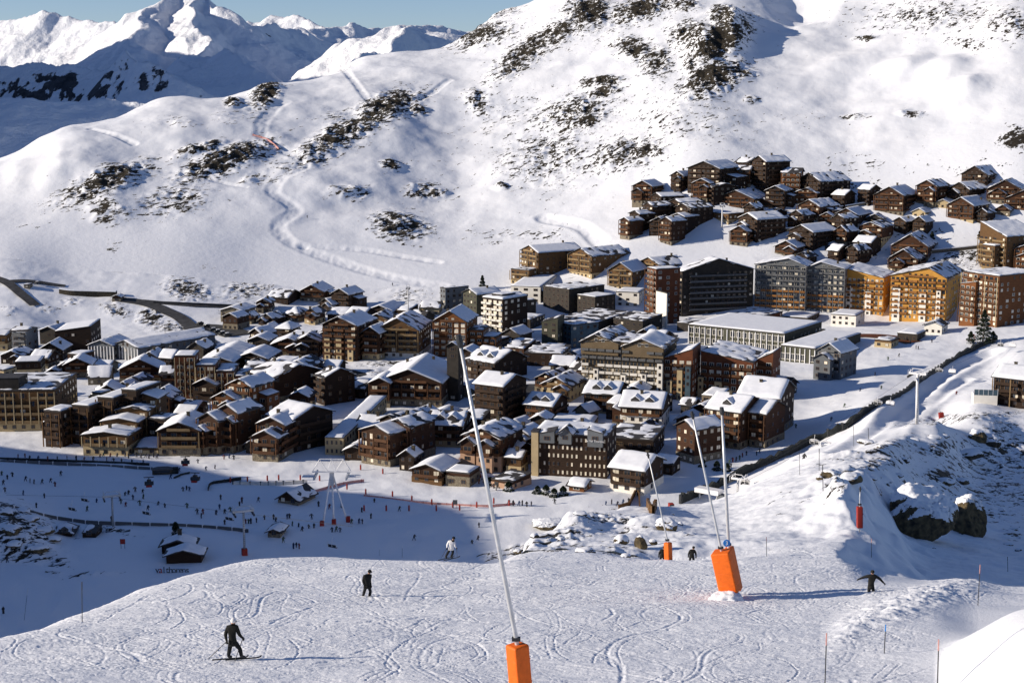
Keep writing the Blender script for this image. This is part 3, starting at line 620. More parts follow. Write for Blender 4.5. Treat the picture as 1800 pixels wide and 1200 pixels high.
    for i in range(nf):
        zb = i*fh
        if zb < zb0-.2: continue
        has_b = bal and i >= max(1, nb)
        for k in range(bays):
            if rs.rand() < o.get('skip', .06): continue
            xx = x0+bw*(k+.5)
            window('f', xx, zb+(1.15 if has_b else o.get('wz', 1.45)), bw*(.62 if has_b else o.get('wf', .42)), 2.0 if has_b else o.get('hh', 1.35))
        if has_b:
            sw = w/seg
            for s in range(seg):
                if seg > 1 and rs.rand() < .08: continue
                a0, a1 = x0+sw*(s+.5)-sw*bpr/2, x0+sw*(s+.5)+sw*bpr/2; bd = o.get('bd', 1.3)
                q = MB(); q.box(a0, a1, y0-bd, y0-.01, zb-.08, zb+.12)
                q.box(a0, a1, y0-bd-.06, y0-bd+.03, zb+.12, zb+1.02); q.box(a0, a0+.07, y0-bd, y0-.01, zb+.12, zb+1.0); q.box(a1-.07, a1, y0-bd, y0-.01, zb+.12, zb+1.0)
                q.build('balcony', M[o['rail2'][1] if 'rail2' in o and i < o['rail2'][0]*nf else rail], root)
        if 'r' in vis:
            sb = max(1, int(round(d/o.get('sbay', 4.2))))
            for k in range(sb):
                if rs.rand() < .25: continue
                window('r', y0+d*(k+.5)/sb, zb+1.45, rs.choice([1.1, 1.5, 1.9]), 1.45)
            if o.get('sidebal', (int(root.location.x*7)+int(root.location.y)) % 3 == 0 and style in ('wd', 'wk', 'wc', 'or')) and has_b:
                q = MB(); q.box(x1+.01, x1+1.2, y0+d*.1, y0+d*.9, zb-.08, zb+.12); q.box(x1+1.12, x1+1.2, y0+d*.1, y0+d*.9, zb+.12, zb+1.0); q.build('balcony', M[rail], root)
    if roof == 'g' and r > 2.4:
        na = max(1, int(w/7))
        for k in range(na): window('f', cx+(k-(na-1)/2)*3.0, h+.9, 1.3, 1.4)
        if bal:
            q = MB(); q.box(cx-w*.28, cx+w*.28, y0-1.2, y0-.01, h-.08, h+.1); q.box(cx-w*.28, cx+w*.28, y0-1.25, y0-1.17, h+.1, h+.95); q.build('balcony', M[rail], root)
    if extra.f:
        e_ = extra.build('windows', M['glass'], root); e_['kind'] = 'stuff'
    # posts between the balconies
    npil = o.get('pil', seg+1 if bal and nf > 2 and style in ('tp', 'go', 'wd', 'wl', 'or', 'rd') else 0)
    if npil:
        pm = M[o.get('pilm', rail)]; bd = o.get('bd', 1.3)
        for k in range(npil):
            xx = x0+w*k/max(1, npil-1); hh = h-.3
            q = MB(); q.box(xx-.16, xx+.16, y0-bd-.12, y0-bd+.2, 0 if nb == 0 else nb*fh-.2, hh); q.build('post', pm, root)
    # chimneys, dormers
    for k in range(o.get('chim', 1 if first and h > 5 and roof in 'gs' else 0)):
        a = rs.uniform(-.3, .3)*w; b = rs.uniform(-.2, .3)*d; zt = float(rf(np.array(a), np.array(b)))
        q = MB(); q.box(cx+a-.5, cx+a+.5, cy+b-.4, cy+b+.4, zt-.6, zt+1.7); q.box(cx+a-.62, cx+a+.62, cy+b-.52, cy+b+.52, zt+1.7, zt+1.9)
        q.build('chimney', M['rockc'], rf_o)
    for k in range(o.get('dorm', 0)):
        nd_ = o['dorm']; a = cx+(k+.5)/nd_*w*.7-.35*w; b0 = y0+d*.12; b1 = y0+d*.42; zt = float(rf(0, np.array(b0-cy)))+.2
        q = MB(); q.prism([(a-1.5, zt-.5), (a+1.5, zt-.5), (a+1.5, zt+.9), (a, zt+2.0), (a-1.5, zt+.9)], b0, b1, 'y'); q.build('dormer', M['roof'], rf_o)
        q = MB(); q.prism([(a-1.9, zt+.85), (a, zt+2.25), (a+1.9, zt+.85), (a+1.9, zt+1.15), (a, zt+2.6), (a-1.9, zt+1.15)][::-1], b0+.3, b1+1.0, 'y'); q.build('dormer_snow', M['snow'], rf_o)
BL = []
def place(u, v, f, s, h, th=None, asp=1.38, dmin=430, D=None, d=None, floor=None):
    p = hit(u, v, dmin) if D is None else P(u, v, D)
    dep = p.y*CP-p.z*SP; m = dep/F
    phi = math.atan2(p.x, p.y)
    if th is None: th = min(60, max(9, math.degrees(math.atan2(s, f*asp))))
    t = R(th); wd = f*m/math.cos(t)
    dd = d if d else (s*m/math.sin(t) if s > 4 else wd*.85)
    dd = max(6, min(dd, 75))
    return p, m/math.cos(PITCH), wd, dd, t+phi
def B(u, v, f, s, h, roof, r, style, name, label, cat='chalet', **o):
    p, m, wd, dd, th = place(u, v, f, s, h, o.get('th'), o.get('asp', 1.38), o.get('dmin', 430), o.get('D'), o.get('d'))
    rs = np.random.RandomState(int(u*7+v*13) % 100003)
    if u > 1080 and v < 470: h = h*1.18
    elif v < 850 and cat in ('chalet', 'hotel') and h < 60: h = h*1.07
    root = empty(name, p, -th)                      # the origin is the foot of the near corner
    tag(root, label, cat, o.get('group'))
    volume(root, -wd/2, dd/2, wd, dd, h*m, roof, r*m, style, o, rs)
    wl_ = list(o.get('wings', []))
    if not wl_ and cat == 'chalet' and roof == 'g' and f >= 22:
        k = rs.randint(4)
        if k == 0: wl_ = [(-f*.42, -2.6, f*.5, 4, h*.72, 'g', r*.55, style)]
        elif k == 1: wl_ = [(-f*.06, -2.2, f*.46, 4, h*.8, 'g', r*.55, style)]
        elif k == 2: wl_ = [(f*.34, dd*.3, f*.36, dd*.55, h*.7, 'ml', r*.4, style)]
    for (du, back, f2, d2, h2, ro2, r2, st2, *o2) in wl_:
        w2 = f2*m/math.cos(R(o.get('th') or math.degrees(th-math.atan2(p.x, p.y))))
        x_ = du*m/math.cos(th-math.atan2(p.x, p.y)); oo = dict(o2[0]) if o2 else {}
        if 'z0' in oo: oo['z0'] *= m
        volume(root, x_-w2/2, back+d2/2, w2, d2, h2*m, ro2, r2*m, st2, oo, rs, False)
    root['_w'] = wd; root['_d'] = dd; root['_m'] = m
    BL.append(root); return root
CH, HO, BU, HU = 'chalet', 'hotel', 'building', 'hut'
# upper right: the chalets on the hillside
B(1264,350,56,38,44,'g',12,'wk','chalet','broad dark chalet with low snowy gable, topmost and leftmost on the hillside',CH,sidebal=1)
B(1247,356,30,16,28,'g',7,'wd','chalet','small gabled chalet tucked against the front of the topmost hillside chalet')
B(1254,362,8,40,28,'s',5,'wk','chalet','narrow dark chalet with a long white roof below the topmost chalet')
B(1325,372,66,36,18,'g',14,'wd','chalet','wide brown chalet on a stone arcade at the middle of the hillside cluster',CH,nb=1,base='st',chim=2)
B(1318,330,22,6,26,'s',6,'wd','chalet','narrow link house between the topmost chalet and the dark tower block')
B(1345,341,24,42,47,'g',9,'wk','apartment_tower','tall dark timber block with snow hump on its roof, above the other chalets',BU,sidebal=1)
B(1405,347,32,6,36,'s',7,'or','chalet','orange brown chalet just right of the tall dark timber block')
B(1441,358,40,52,32,'g',14,'wk','chalet','big dark chalet with a jagged snow roof at the right end of the top row',CH,bare=.3)
B(1435,364,40,12,20,'g',8,'wd','chalet','low light fronted chalet in front of the jagged roofed chalet')
B(1162,372,16,40,22,'g',5,'wk','chalet','dark chalet at the top of the left stepping column')
B(1147,398,18,34,30,'g',5,'wk','chalet','second chalet from the top of the left stepping column')
B(1124,410,18,28,28,'g',5,'wk','chalet','third chalet down in the left stepping column, pale end wall')
B(1106,422,16,24,28,'g',5,'wd','chalet','lowest chalet of the left stepping column, at the edge of the open snow')
B(1195,380,18,38,20,'g',5,'wk','chalet','dark chalet at the top of the right stepping column')
B(1213,404,26,40,32,'g',6,'wk','chalet','large dark chalet below the top of the right stepping column')
B(1203,415,24,24,28,'g',5,'wk','chalet','chalet second from the bottom of the right stepping column')
B(1180,432,20,24,36,'g',6,'wd','chalet','lowest chalet of the right stepping column, with stacked balconies')
B(1313,434,30,14,22,'g',9,'wd','chalet','small gabled chalet standing alone on white snow near the white lift mast')
B(1330,427,32,50,34,'g',9,'wk','chalet','dark chalet with a broad white roof behind the small lone gabled chalet',CH,snow=.8)
B(1280,395,32,40,15,'f',0,'wl','building','low flat timber building with deep snow beside the white lift mast',BU,bal=0)
B(1355,384,14,28,10,'s',4,'wk','chalet','low shed with a white roof right of the stone arcade chalet',HU)
B(1440,390,38,34,22,'g',11,'wd','chalet','square brown chalet below the jagged roofed chalet')
B(1465,398,26,6,14,'g',7,'wd','chalet','small low gable between two brown chalets on the hillside')
B(1507,400,40,20,18,'g',11,'wd','chalet','brown chalet right of the small low gable')
B(1552,394,30,6,8,'g',7,'bk','garage','low dark gabled garage half buried in snow',HU,chim=0)
B(1400,454,38,20,16,'g',10,'wd','chalet','little gabled chalet just above the grey and orange apartment block')
B(1428,442,42,42,28,'g',11,'wk','chalet','dark double gabled chalet above the little gabled chalet')
B(1549,436,40,20,30,'g',8,'wc','chalet','cream and timber chalet glowing in the sun on a snow mound',CH,lit=.2,nb=2)
B(1630,460,62,16,22,'g',20,'wd','chalet','steep gabled chalet with a warm front above the ochre blocks')
B(1612,480,50,16,22,'g',16,'wd','chalet','gabled chalet in front of the steep gabled chalet, nearest the ochre blocks')
B(1587,380,50,26,30,'g',14,'wd','chalet','large gabled chalet on stone arches, alone in the middle of the right cluster',CH,base='st',nb=1)
B(1645,364,34,22,30,'g',10,'wd','chalet','stone based chalet with several chimneys, left one of the far right cluster',CH,base='st',nb=1,chim=2)
B(1703,357,34,36,20,'g',11,'wk','chalet','dark chalet with a half bare roof under the top chalet of the right cluster',CH,bare=.3)
B(1734,329,43,27,18,'g',14,'wk','chalet','chalet standing highest of the far right cluster, dark side wall')
B(1795,360,58,12,22,'g',16,'wd','chalet','wide gabled chalet below the highest chalet of the right cluster')
B(1710,393,44,28,26,'g',13,'wd','chalet','chalet with red brown balconies and bright ground floor windows',CH,nb=1,base='cr')
B(1845,380,76,10,24,'g',18,'wd','chalet','chalet cut by the right edge of the picture below the right cluster')
B(1670,367,26,6,8,'g',6,'cr','garage','cream garage with arched doors beside the stone based chalet',HU,chim=0)
B(1626,383,22,12,8,'g',6,'cr','garage','small cream garage with two arched doors on open snow',HU,chim=0)
B(1774,381,24,8,10,'g',8,'wd','garage','small timber garage behind the chalet with red brown balconies',HU,chim=0)
B(1766,482,46,60,64,'ml',22,'wl','terraced_hotel','terraced timber hotel with stepped white roof slabs at the upper right edge',HO,bare=.2,wings=[(-30,4,22,14,46,'ml',10,'wl'),(-8,-5,20,9,48,'f',0,'wl')])
B(1836,487,52,10,44,'g',10,'or','chalet','orange gabled house at the right edge below the terraced hotel')
# middle rows
B(946,493,30,78,45,'g',10,'wl','chalet_hotel','tall pale balconied chalet block with a long dark flank, left of a twin',HO,asp=1.7,lit=.1)
B(930,502,32,28,26,'f',0,'wl','building','low cream balconied block at the foot of the left twin chalet block',BU,lit=.1)
B(1040,490,40,66,36,'g',12,'wl','chalet_hotel','tall pale balconied chalet block with a long dark flank, right twin',HO,asp=1.6,lit=.1)
B(1160,487,40,76,18,'g',12,'wl','chalet_hotel','pale gabled block with two roof ridges above the dark tower',HO,asp=1.7,lit=.1)
B(1111,512,42,28,32,'g',14,'wl','chalet_hotel','pale gabled chalet block right behind the white box building',HO,lit=.1)
B(1190,556,20,10,20,'f',0,'gy','building','small grey podium beside the white panelled tower',BU)
B(1198,556,12,132,78,'s',20,'bk','apartment_block','long charcoal apartment block with a few lit windows, left of the grey and orange block',HO,d=42,th=68,lit=.15,sidebal=1,rail='railg',bal=1,sbay=3.2,win=100,snow=.5,bare=.4)
B(1152,571,16,42,96,'f',0,'rd','apartment_tower','rust and charcoal tower with a tall white wall panel',BU,bal=1,wings=[(20,-.6,18,.7,60,'f',0,'wh',{'faces':'','snow':0,'skip':1,'lit':0})],lit=.1)
B(1415,551,88,6,82,'g',12,'go','apartment_block','grey and orange balconied block, left half with the higher roof',HO,th=10,d=18,lit=.3,seg=9,pil=10,rail='railg',rail2=(.5,'railo'),pk=.3,wings=[(1,-1.8,88,1.7,36,'f',0,'br',{'snow':0,'skip':1,'bal':0,'faces':'','ov':0})] if 0 else [])
B(1483,552,66,6,78,'g',10,'go','apartment_block','grey and orange balconied block, right half next to the ochre block',HO,th=10,d=18,lit=.3,seg=7,pil=8,rail='railg',rail2=(.5,'railo'),pk=-.3)
B(1551,556,70,22,66,'ml',14,'ye','apartment_block','ochre apartment block stepping down to the right, beside the grey block',HO,lit=.3,seg=5,pil=0,bays=9,wings=[(-52,-1.0,12,1.6,50,'f',0,'wh',{'bal':0,'snow':0,'faces':''}),(-20,-1.0,10,1.6,42,'f',0,'wh',{'bal':0,'snow':0,'faces':''})])
B(1660,566,95,28,76,'g',16,'ye','apartment_block','largest ochre apartment block with white panels and a raised roof end',HO,pk=.35,lit=.25,seg=6,pil=0,bays=12,wings=[(-76,-1.0,13,1.6,54,'f',0,'wh',{'bal':0,'snow':0,'faces':''}),(-32,-1.0,11,1.6,48,'f',0,'wh',{'bal':0,'snow':0,'faces':''}),(-8,-1.0,7,1.6,54,'f',0,'wh',{'bal':0,'snow':0,'faces':''})])
B(1752,575,62,70,88,'f',0,'or','apartment_block','tall orange brown block with a long shaded flank behind the fir tree',HO,lit=.3,pil=4,pilm='cr',wings=[(-34,-2,26,10,68,'mr',6,'or')])
B(783,544,9,38,36,'f',0,'gy','building','slate blue flat roofed block at the left of the grey row',BU,d=16,th=55,bare=.3)
B(838,556,24,42,38,'g',8,'gn','building','olive green gabled block right of the slate blue block',BU,wings=[(30,6,22,16,32,'g',8,'gn')])
B(893,562,10,55,30,'f',0,'bk','building','long low charcoal block behind the black and white tower',BU,th=58,d=18)
B(884,594,36,44,66,'f',0,'hb','apartment_tower','black tower with a white chequered front and snow heaped on top',BU,lit=.85,rail='railw',bal=1,seg=4,snow=.9,wings=[(-8,3,18,10,72,'f',0,'bk')])
B(772,554,32,6,13,'s',8,'cr','house','small cream house with white roof beside the slate blue block',BU)
B(950,533,52,30,28,'mb',6,'wh','building','white fronted modern building with a sloping snow roof and big windows',BU,th=14,bays=3,lit=0)
B(1000,552,46,84,42,'f',0,'bk','building','wide black cubic building with snow patched flat roofs',BU,bare=.35,th=45,d=28,wings=[(40,2,30,16,34,'f',0,'bk'),(-50,4,40,18,30,'f',0,'bk')])
B(1123,540,40,12,25,'f',0,'wh','building','plain white box building with a few small dark windows',BU,lit=0,bays=3,skip=.4)
B(1050,585,70,60,18,'mb',5,'bk','building','low charcoal commercial building with dark sloping roofs',BU,snow=.25,bare=.5,wings=[(60,10,50,20,22,'mb',4,'bk',{'bare':.5})])
B(980,615,28,12,48,'mr',8,'gn','building','olive wedge roofed building left of the blue glazed one',BU)
B(1004,613,26,48,40,'f',0,'bl','building','blue glazed cubic building with snow patches on its roof',BU,bare=.35,wings=[(-20,-3,18,8,32,'f',0,'cr')])
B(862,612,40,36,10,'f',0,'wd','building','low flat building with clean white roof at the foot of the orange block',BU,bal=0)
B(988,645,66,16,22,'f',0,'wk','building','long flat roofed dark gallery building with a white roof edge',BU,bal=0)
B(1018,648,34,30,16,'g',10,'wk','chalet','dark low gabled house beside the taupe apartment slab')
B(870,672,50,58,34,'s',16,'wk','building','dark block with a steep white roof and rows of snow guards',BU,snow=.6,dorm=2)
B(884,745,50,42,66,'s',14,'wk','chalet_hotel','tall dark chalet hotel behind the foreground snow lance, white roof',HO,bare=.05)
B(806,705,20,7,97,'g',6,'bk','tower','slim dark lift tower with tiny gable roof',BU,th=20,skip=.5,bays=1,lit=.6)
B(628,635,60,36,62,'g',14,'wc','apartment_block','eight storey timber block with cream stripes on its lower half',HO,nb=0,lit=.15,seg=3,pil=0,pk=-.1,wings=[(-46,-1.0,9,1.5,38,'f',0,'cr',{'bal':0,'snow':0,'faces':'','bays':1}),(-26,-1.0,9,1.5,38,'f',0,'cr',{'bal':0,'snow':0,'faces':'','bays':1}),(-6,-1.0,9,1.5,38,'f',0,'cr',{'bal':0,'snow':0,'faces':'','bays':1}),(30,5,28,14,48,'g',10,'wc')])
B(736,630,75,23,46,'g',20,'wl','apartment_block','sunlit timber balconied chalet on a white base in the village centre',HO,base='wh',nb=1,lit=.15,seg=2)
B(820,628,58,20,62,'g',18,'or','apartment_block','tall bright orange brown block with twin gables',HO,lit=.45,pil=6,wings=[(48,4,46,12,34,'f',0,'or'),(26,3,24,12,46,'f',0,'or')])
B(776,716,115,32,40,'g',22,'wd','grand_hotel','large brown gabled hotel with many balconies on a stone arcade',HO,base='st',nb=1,lit=.4,seg=5,chim=2,wings=[(-86,-4,34,14,44,'g',8,'wd')])
B(562,628,44,8,26,'g',10,'wk','chalet','dark front gabled chalet left of the striped eight storey block')
B(536,627,58,8,20,'g',11,'wd','chalet','wide low chalet with tan base above the barn roofed block',CH,base='cr')
B(475,550,24,8,17,'g',6,'wd','chalet','small chalet at the left end of the uppermost left cluster')
B(506,536,34,24,12,'s',10,'wk','chalet','chalet with patchy white roof in the uppermost left cluster')
B(568,532,40,18,18,'g',11,'wd','chalet','wide gabled chalet with blue shaded roof, highest of the left cluster')
B(584,548,22,28,12,'g',9,'wk','chalet','chalet with a plain blue shaded roof in front of the highest one')
B(613,548,30,26,28,'g',9,'wk','chalet','tall dark chalet at the right end of the uppermost left cluster')
B(525,566,25,20,14,'h',9,'wd','chalet','hip roofed chalet with a white pyramid roof in the left cluster')
B(558,570,22,14,18,'g',8,'wc','chalet','chalet with a cream ground floor below the left cluster')
B(480,571,22,20,10,'g',8,'wk','chalet','low dark chalet left of the white pyramid roof')
B(442,570,12,12,14,'g',6,'wd','chalet','tiny chalet at the roadside, farthest left of the left cluster')
B(511,594,24,17,16,'h',8,'wk','chalet','lower hip roofed chalet with a snow cone roof')
B(460,606,20,24,18,'g',8,'wk','chalet','dark chalet with a large white roof slope by the car park',CH,snow=.7)
B(480,590,18,12,12,'g',7,'wd','chalet','small chalet squeezed behind the one by the car park')
B(690,560,46,24,12,'g',9,'wk','chalet','long dark chalet behind the striped block, blue roof')
B(640,568,30,20,14,'s',8,'wk','chalet','low house with a white roof behind the striped block')
# left part of the village
B(13,616,32,14,26,'mb',4,'wl','building','flat topped timber building cut by the left edge of the picture',BU)
B(48,620,24,20,38,'s',4,'gy','apartment_tower','narrow grey brown block second from the left edge',BU,bal=1)
B(102,606,30,24,24,'g',7,'bk','building','charcoal gabled block left of the long timber hall',BU)
B(161,616,60,18,34,'mr',8,'wk','hall','long timber hall with a sloping white roof behind the sports halls',BU,bal=0,skip=.7)
B(200,632,42,30,24,'g',9,'gy','sports_hall','grey hall with white ribs and a white roof, rear one of two',BU,pil=9,pilm='whitem',bd=.15,skip=.5,chim=0)
B(243,636,42,92,24,'g',10,'gy','sports_hall','large grey hall with white ribs and glazed dark flank, front one of two',BU,pil=9,pilm='whitem',bd=.15,skip=.5,chim=0,d=46,th=52)
B(110,634,40,16,18,'g',12,'wk','chalet','dark chalet with a bright white roof slope below the charcoal block')
B(72,660,42,8,24,'f',0,'wk','building','dark flat block with a clean white roof over a tan wall',BU,base='cr',nb=1,bal=0)
B(161,664,46,8,22,'g',11,'wd','chalet','brown chalet with a wide white left roof slope, centre left')
B(104,668,22,6,13,'g',6,'wd','chalet','tiny stepped chalet with one white roof, left of another tiny one')
B(124,664,22,6,18,'g',6,'wd','chalet','tiny stepped chalet with one white roof, right behind its twin')
B(194,676,37,6,14,'s',14,'wd','chalet','brown house with a bright sloping white roof and a thin mast')
B(283,676,70,8,26,'g',17,'wd','chalet_hotel','large gabled brown chalet hotel with balconies left of the ribbed terrace block',HO,seg=3,lit=.2)
B(312,680,28,6,22,'s',10,'wd','chalet','narrow brown house with white roof against the ribbed terrace block')
B(345,700,34,8,74,'f',0,'rd','terrace_hotel','red brown stepped hotel with pale vertical ribs, stepping down to the right',HO,pil=5,pilm='cr',lit=.05,bal=1,wings=[(34,-1,32,16,58,'f',0,'rd',{'pil':5,'pilm':'cr'}),(66,-2,30,16,48,'f',0,'rd',{'pil':4,'pilm':'cr'}),(92,-3,24,16,40,'f',0,'rd',{'pil':4,'pilm':'cr'})])
B(410,660,60,20,22,'g',10,'wk','chalet','dark wide gabled house behind the ribbed terrace block, left of two')
B(470,650,56,24,18,'g',10,'wk','chalet','dark wide gabled house behind the ribbed terrace block, right of two')
B(430,640,60,20,16,'g',9,'wk','chalet','dark low arched roof house above the pair of wide gabled ones')
B(100,756,110,40,70,'f',0,'wl','apartment_block','big tan balconied block with a dark mansard roof at the far left',HO,pil=9,pilm='cr',lit=.05,seg=8,wings=[(-60,1,60,12,88,'mf',3,'bk',{'snow':.0,'skip':1})])
B(110,786,28,28,62,'f',0,'wk','terraced_hotel','dark stepped block with ribbed walls right of the big tan block',HO,pil=3,pilm='wl',wings=[(30,6,28,16,68,'f',0,'wk',{'pil':3,'pilm':'wl'}),(54,12,26,16,78,'f',0,'wk',{'pil':3,'pilm':'wl'}),(76,18,24,16,88,'f',0,'wk')],lit=.05)
B(225,802,75,40,34,'g',6,'wl','terraced_hotel','terraced cream and timber hotel with four tiers of snowy roofs',HO,pil=6,pilm='cr',lit=.1,wings=[(-2,11,60,8,48,'g',6,'wl'),(2,19,52,8,60,'g',6,'wl'),(6,27,46,10,74,'g',8,'wl')],d=11)
B(210,712,40,8,22,'g',12,'wk','chalet','dark gable with white peak left of the terraced cream hotel roofs')
B(250,718,38,8,22,'g',14,'wk','chalet','dark steep gable with a white slope behind the terraced cream hotel')
B(300,735,36,18,34,'g',12,'wd','chalet','brown gabled house between the terraced hotel and the three roofed lodge')
B(352,801,70,22,42,'g',14,'wd','lodge','brown lodge with pale balconies facing the beginner snow, first of three roofs',HO,lit=.2,rail='railc')
B(386,799,34,40,56,'g',12,'wd','lodge','second roof of the brown lodge row, rising behind the first')
B(420,795,36,40,70,'g',12,'wd','lodge','third and highest roof of the brown lodge row')
B(416,745,42,30,40,'g',12,'or','chalet','orange gabled chalet with blue roof above the lodge row, lower of two')
B(444,742,42,40,62,'g',12,'or','chalet','orange gabled chalet with blue roof, higher of two above the lodge row')
B(482,709,42,82,42,'s',17,'wd','apartment_block','barn roofed dark block with an orange lit end, left of a darker twin',HO,th=58,d=24,snow=.45,bare=.45,sidebal=0)
B(572,712,16,36,46,'s',12,'wk','apartment_block','darker barn roofed block right behind its orange ended twin',HO,th=58,d=14,bare=.4)
B(517,797,44,70,60,'s',16,'wk','apartment_block','black sided block with a bright white roof above the small front chalets',HO,snow=.7)
B(502,804,46,32,54,'g',11,'wd','chalet','upper of two stacked gabled chalets at the edge of the beginner snow')
B(488,812,43,27,40,'g',11,'wd','chalet','lower of two stacked gabled chalets at the edge of the beginner snow',CH,base='st')
B(604,800,32,34,30,'mf',0,'cr','arcade_building','long narrow building with a clean white roof leading up into the village',BU,d=70,th=14,snow=.5,lit=0,bays=4)
# right of the narrow white roof
B(672,778,46,22,24,'s',14,'wd','chalet','brown chalet with a bumpy white roof below the large stone arcade hotel',CH,chim=2)
B(704,798,36,52,50,'g',12,'wk','chalet','dark chalet with a wide blue shaded roof behind the stone based chalet')
B(686,822,50,56,56,'g',11,'wd','chalet_hotel','dark balconied chalet on a grey stone arcade beside the snow front',HO,base='st',nb=1,seg=2,lit=.15,wings=[(8,8,40,14,66,'g',10,'wd')])
B(812,786,60,16,36,'s',16,'wc','chalet','long brown house with white roof and two dormers below the slim tower',CH,dorm=2)
B(790,702,14,10,10,'f',0,'wd','hut','little lift house on the flank of the large stone arcade hotel',HU,bal=0,D=None)
B(880,832,66,40,58,'g',14,'pk','chalet_hotel','big chalet with pink lower walls and many gables behind the snow lance',HO,seg=3,lit=.2,chim=2,wings=[(-40,-2.5,24,4,52,'g',9,'pk'),(-10,-2.5,26,4,50,'g',9,'pk')])
B(905,822,26,34,26,'s',12,'pk','chalet','lower blue roofed wing house right of the pink based chalet')
B(776,852,52,30,24,'g',10,'wd','restaurant','low timber restaurant with white roof and sun terrace at the snow front',BU,base='wl',nb=1,wings=[(46,1,40,9,22,'f',0,'wd')],lit=.3)
B(900,862,36,34,14,'mb',4,'pk','building','low house with white roof between the terrace and the curved hotel',BU,nb=1,bal=0)
B(1002,706,50,26,26,'g',13,'wl','chalet','gabled chalet with tan planked front, right of an overlapping one',CH,nb=2,base='cr')
B(978,694,38,26,24,'g',11,'wd','chalet','gabled chalet overlapped on the right by the tan planked one')
B(1084,728,58,18,32,'s',14,'wc','chalet','long timber chalet with round dormers on its white roof, upper row',CH,dorm=2,lit=.2)
B(970,748,48,28,32,'s',14,'wc','chalet','square timber chalet with round dormers and a cream ground floor, lower left',CH,dorm=2,lit=.25)
B(1162,760,72,14,40,'s',18,'ww','chalet','timber chalet with two peaked dormers over a white two storey base',CH,dorm=2,nb=2,lit=.15,wings=[(-64,1,22,10,30,'ml',8,'wd')])
B(915,756,22,20,10,'g',7,'cr','chalet','small low gable in the lane left of the round dormered chalet')
B(1041,760,76,10,12,'f',0,'cr','building','long low cream building under a thick flat snow slab',BU,snow=1.0,bays=9)
ch_ = B(1066,842,130,16,74,'f',0,'wk','curved_hotel','curved dark hotel with rows of bright windows and a glazed grey top floor',HO,lit=.85,bal=0,bays=16,rail='railw',th=10,d=18,bare=.3,wings=[(-118,-1.4,12,4,78,'f',0,'cr',{'skip':1,'faces':'','snow':0}),(-60,-1.5,22,6,80,'g',8,'gy',{'faces':'','z0':60}),(-90,-1.2,26,6,76,'mr',6,'gy',{'faces':'','z0':60}),(-6,-1.6,26,6,82,'ml',6,'gy',{'faces':'','z0':58})])
B(1148,808,80,10,34,'f',0,'wk','building','low brown flat roofed wing right of the curved hotel with a sign',BU,bal=0,th=10,d=22)
B(1132,869,60,34,42,'s',16,'wk','chalet','dark chalet with a round white stair turret at the edge of the piste',CH,base='wh',nb=1,lit=.15,chim=1,snow=.8)
B(1026,866,26,14,11,'s',6,'or','kiosk','small wooden kiosk with a thick snow roof before the curved hotel',HU,bal=0,snow=.8)
B(1220,816,32,48,62,'g',12,'wd','chalet_hotel','tall brown chalet hotel with bright windows beside the piste',HO,lit=.7,bal=0,sbay=3.4)
B(1300,790,60,40,66,'s',20,'wd','chalet_hotel','long brown hotel with broken white roofs behind the tall piste side chalet',HO,bare=.1,dorm=1,wings=[(30,6,26,16,62,'s',16,'wd')])
B(1368,766,72,26,66,'s',22,'wd','chalet_hotel','brown hotel with one big clean white roof at the right end of the row',HO,snow=.8)
B(1380,700,44,20,16,'s',14,'wk','chalet','low house with white roof behind the clean roofed brown hotel')
B(1165,702,145,8,92,'g',6,'tp','apartment_slab','long taupe slab with rows of balconies, white lower panels and sawtooth roof',HO,th=14,d=22,lit=.25,seg=10,bays=22,rail2=(.66,'railw'),pk=-.45,pil=0,wings=[(-78,-.6,66,22,94,'g',14,'tp',{'faces':'','skip':1,'bal':0,'pk':-.2,'z0':72}),(0,-.6,70,22,90,'g',14,'tp',{'faces':'','skip':1,'bal':0,'pk':-.1,'z0':72}),(-112,-1.6,8,2,48,'f',0,'wh',{'bal':0,'snow':0,'faces':''}),(-64,-1.6,8,2,40,'f',0,'wh',{'bal':0,'snow':0,'faces':''}),(-28,-1.6,9,2,44,'f',0,'wh',{'bal':0,'snow':0,'faces':''}),(0,-1.6,9,2,64,'f',0,'wh',{'bal':0,'snow':0,'faces':''})])
B(1216,704,50,14,72,'mr',18,'rd','apartment_block','rust coloured block with cream and green patches joined to the taupe slab',HO,lit=.35,pil=0,seg=3,wings=[(-34,-1.6,9,2,34,'f',0,'cr',{'bal':0,'snow':0,'faces':''}),(-16,-1.6,9,2,54,'f',0,'cr',{'bal':0,'snow':0,'faces':''}),(-2,-1.6,9,2,60,'f',0,'bl',{'bal':0,'snow':0,'faces':''})])
B(1322,704,92,30,66,'ml',14,'rd','apartment_block','rust coloured wedge roofed block with cream patches, right of the taupe slab',HO,lit=.3,pil=0,seg=5,wings=[(-84,-1.6,9,2,36,'f',0,'cr',{'bal':0,'snow':0,'faces':''}),(-52,-1.6,12,2,30,'f',0,'cr',{'bal':0,'snow':0,'faces':''}),(26,8,28,14,66,'mr',14,'rd')])
B(1378,622,172,66,34,'f',0,'gd','sports_centre','long low sports centre with white ribs and dark glazing, upper block',BU,th=24,d=44,pil=18,pilm='whitem',bd=.3,bays=16,fh=4.6,wf=.82,hh=3.0,wz=2.3,snow=.5,bare=.05,lit=.02)
B(1432,640,60,104,26,'f',0,'gd','sports_centre','lower flat block of the ribbed sports centre, reaching toward the piste',BU,th=24,d=52,pil=8,pilm='whitem',bd=.3,bays=7,fh=4.6,wf=.82,hh=3.0,wz=2.3,snow=.5,bare=.05,lit=.02)
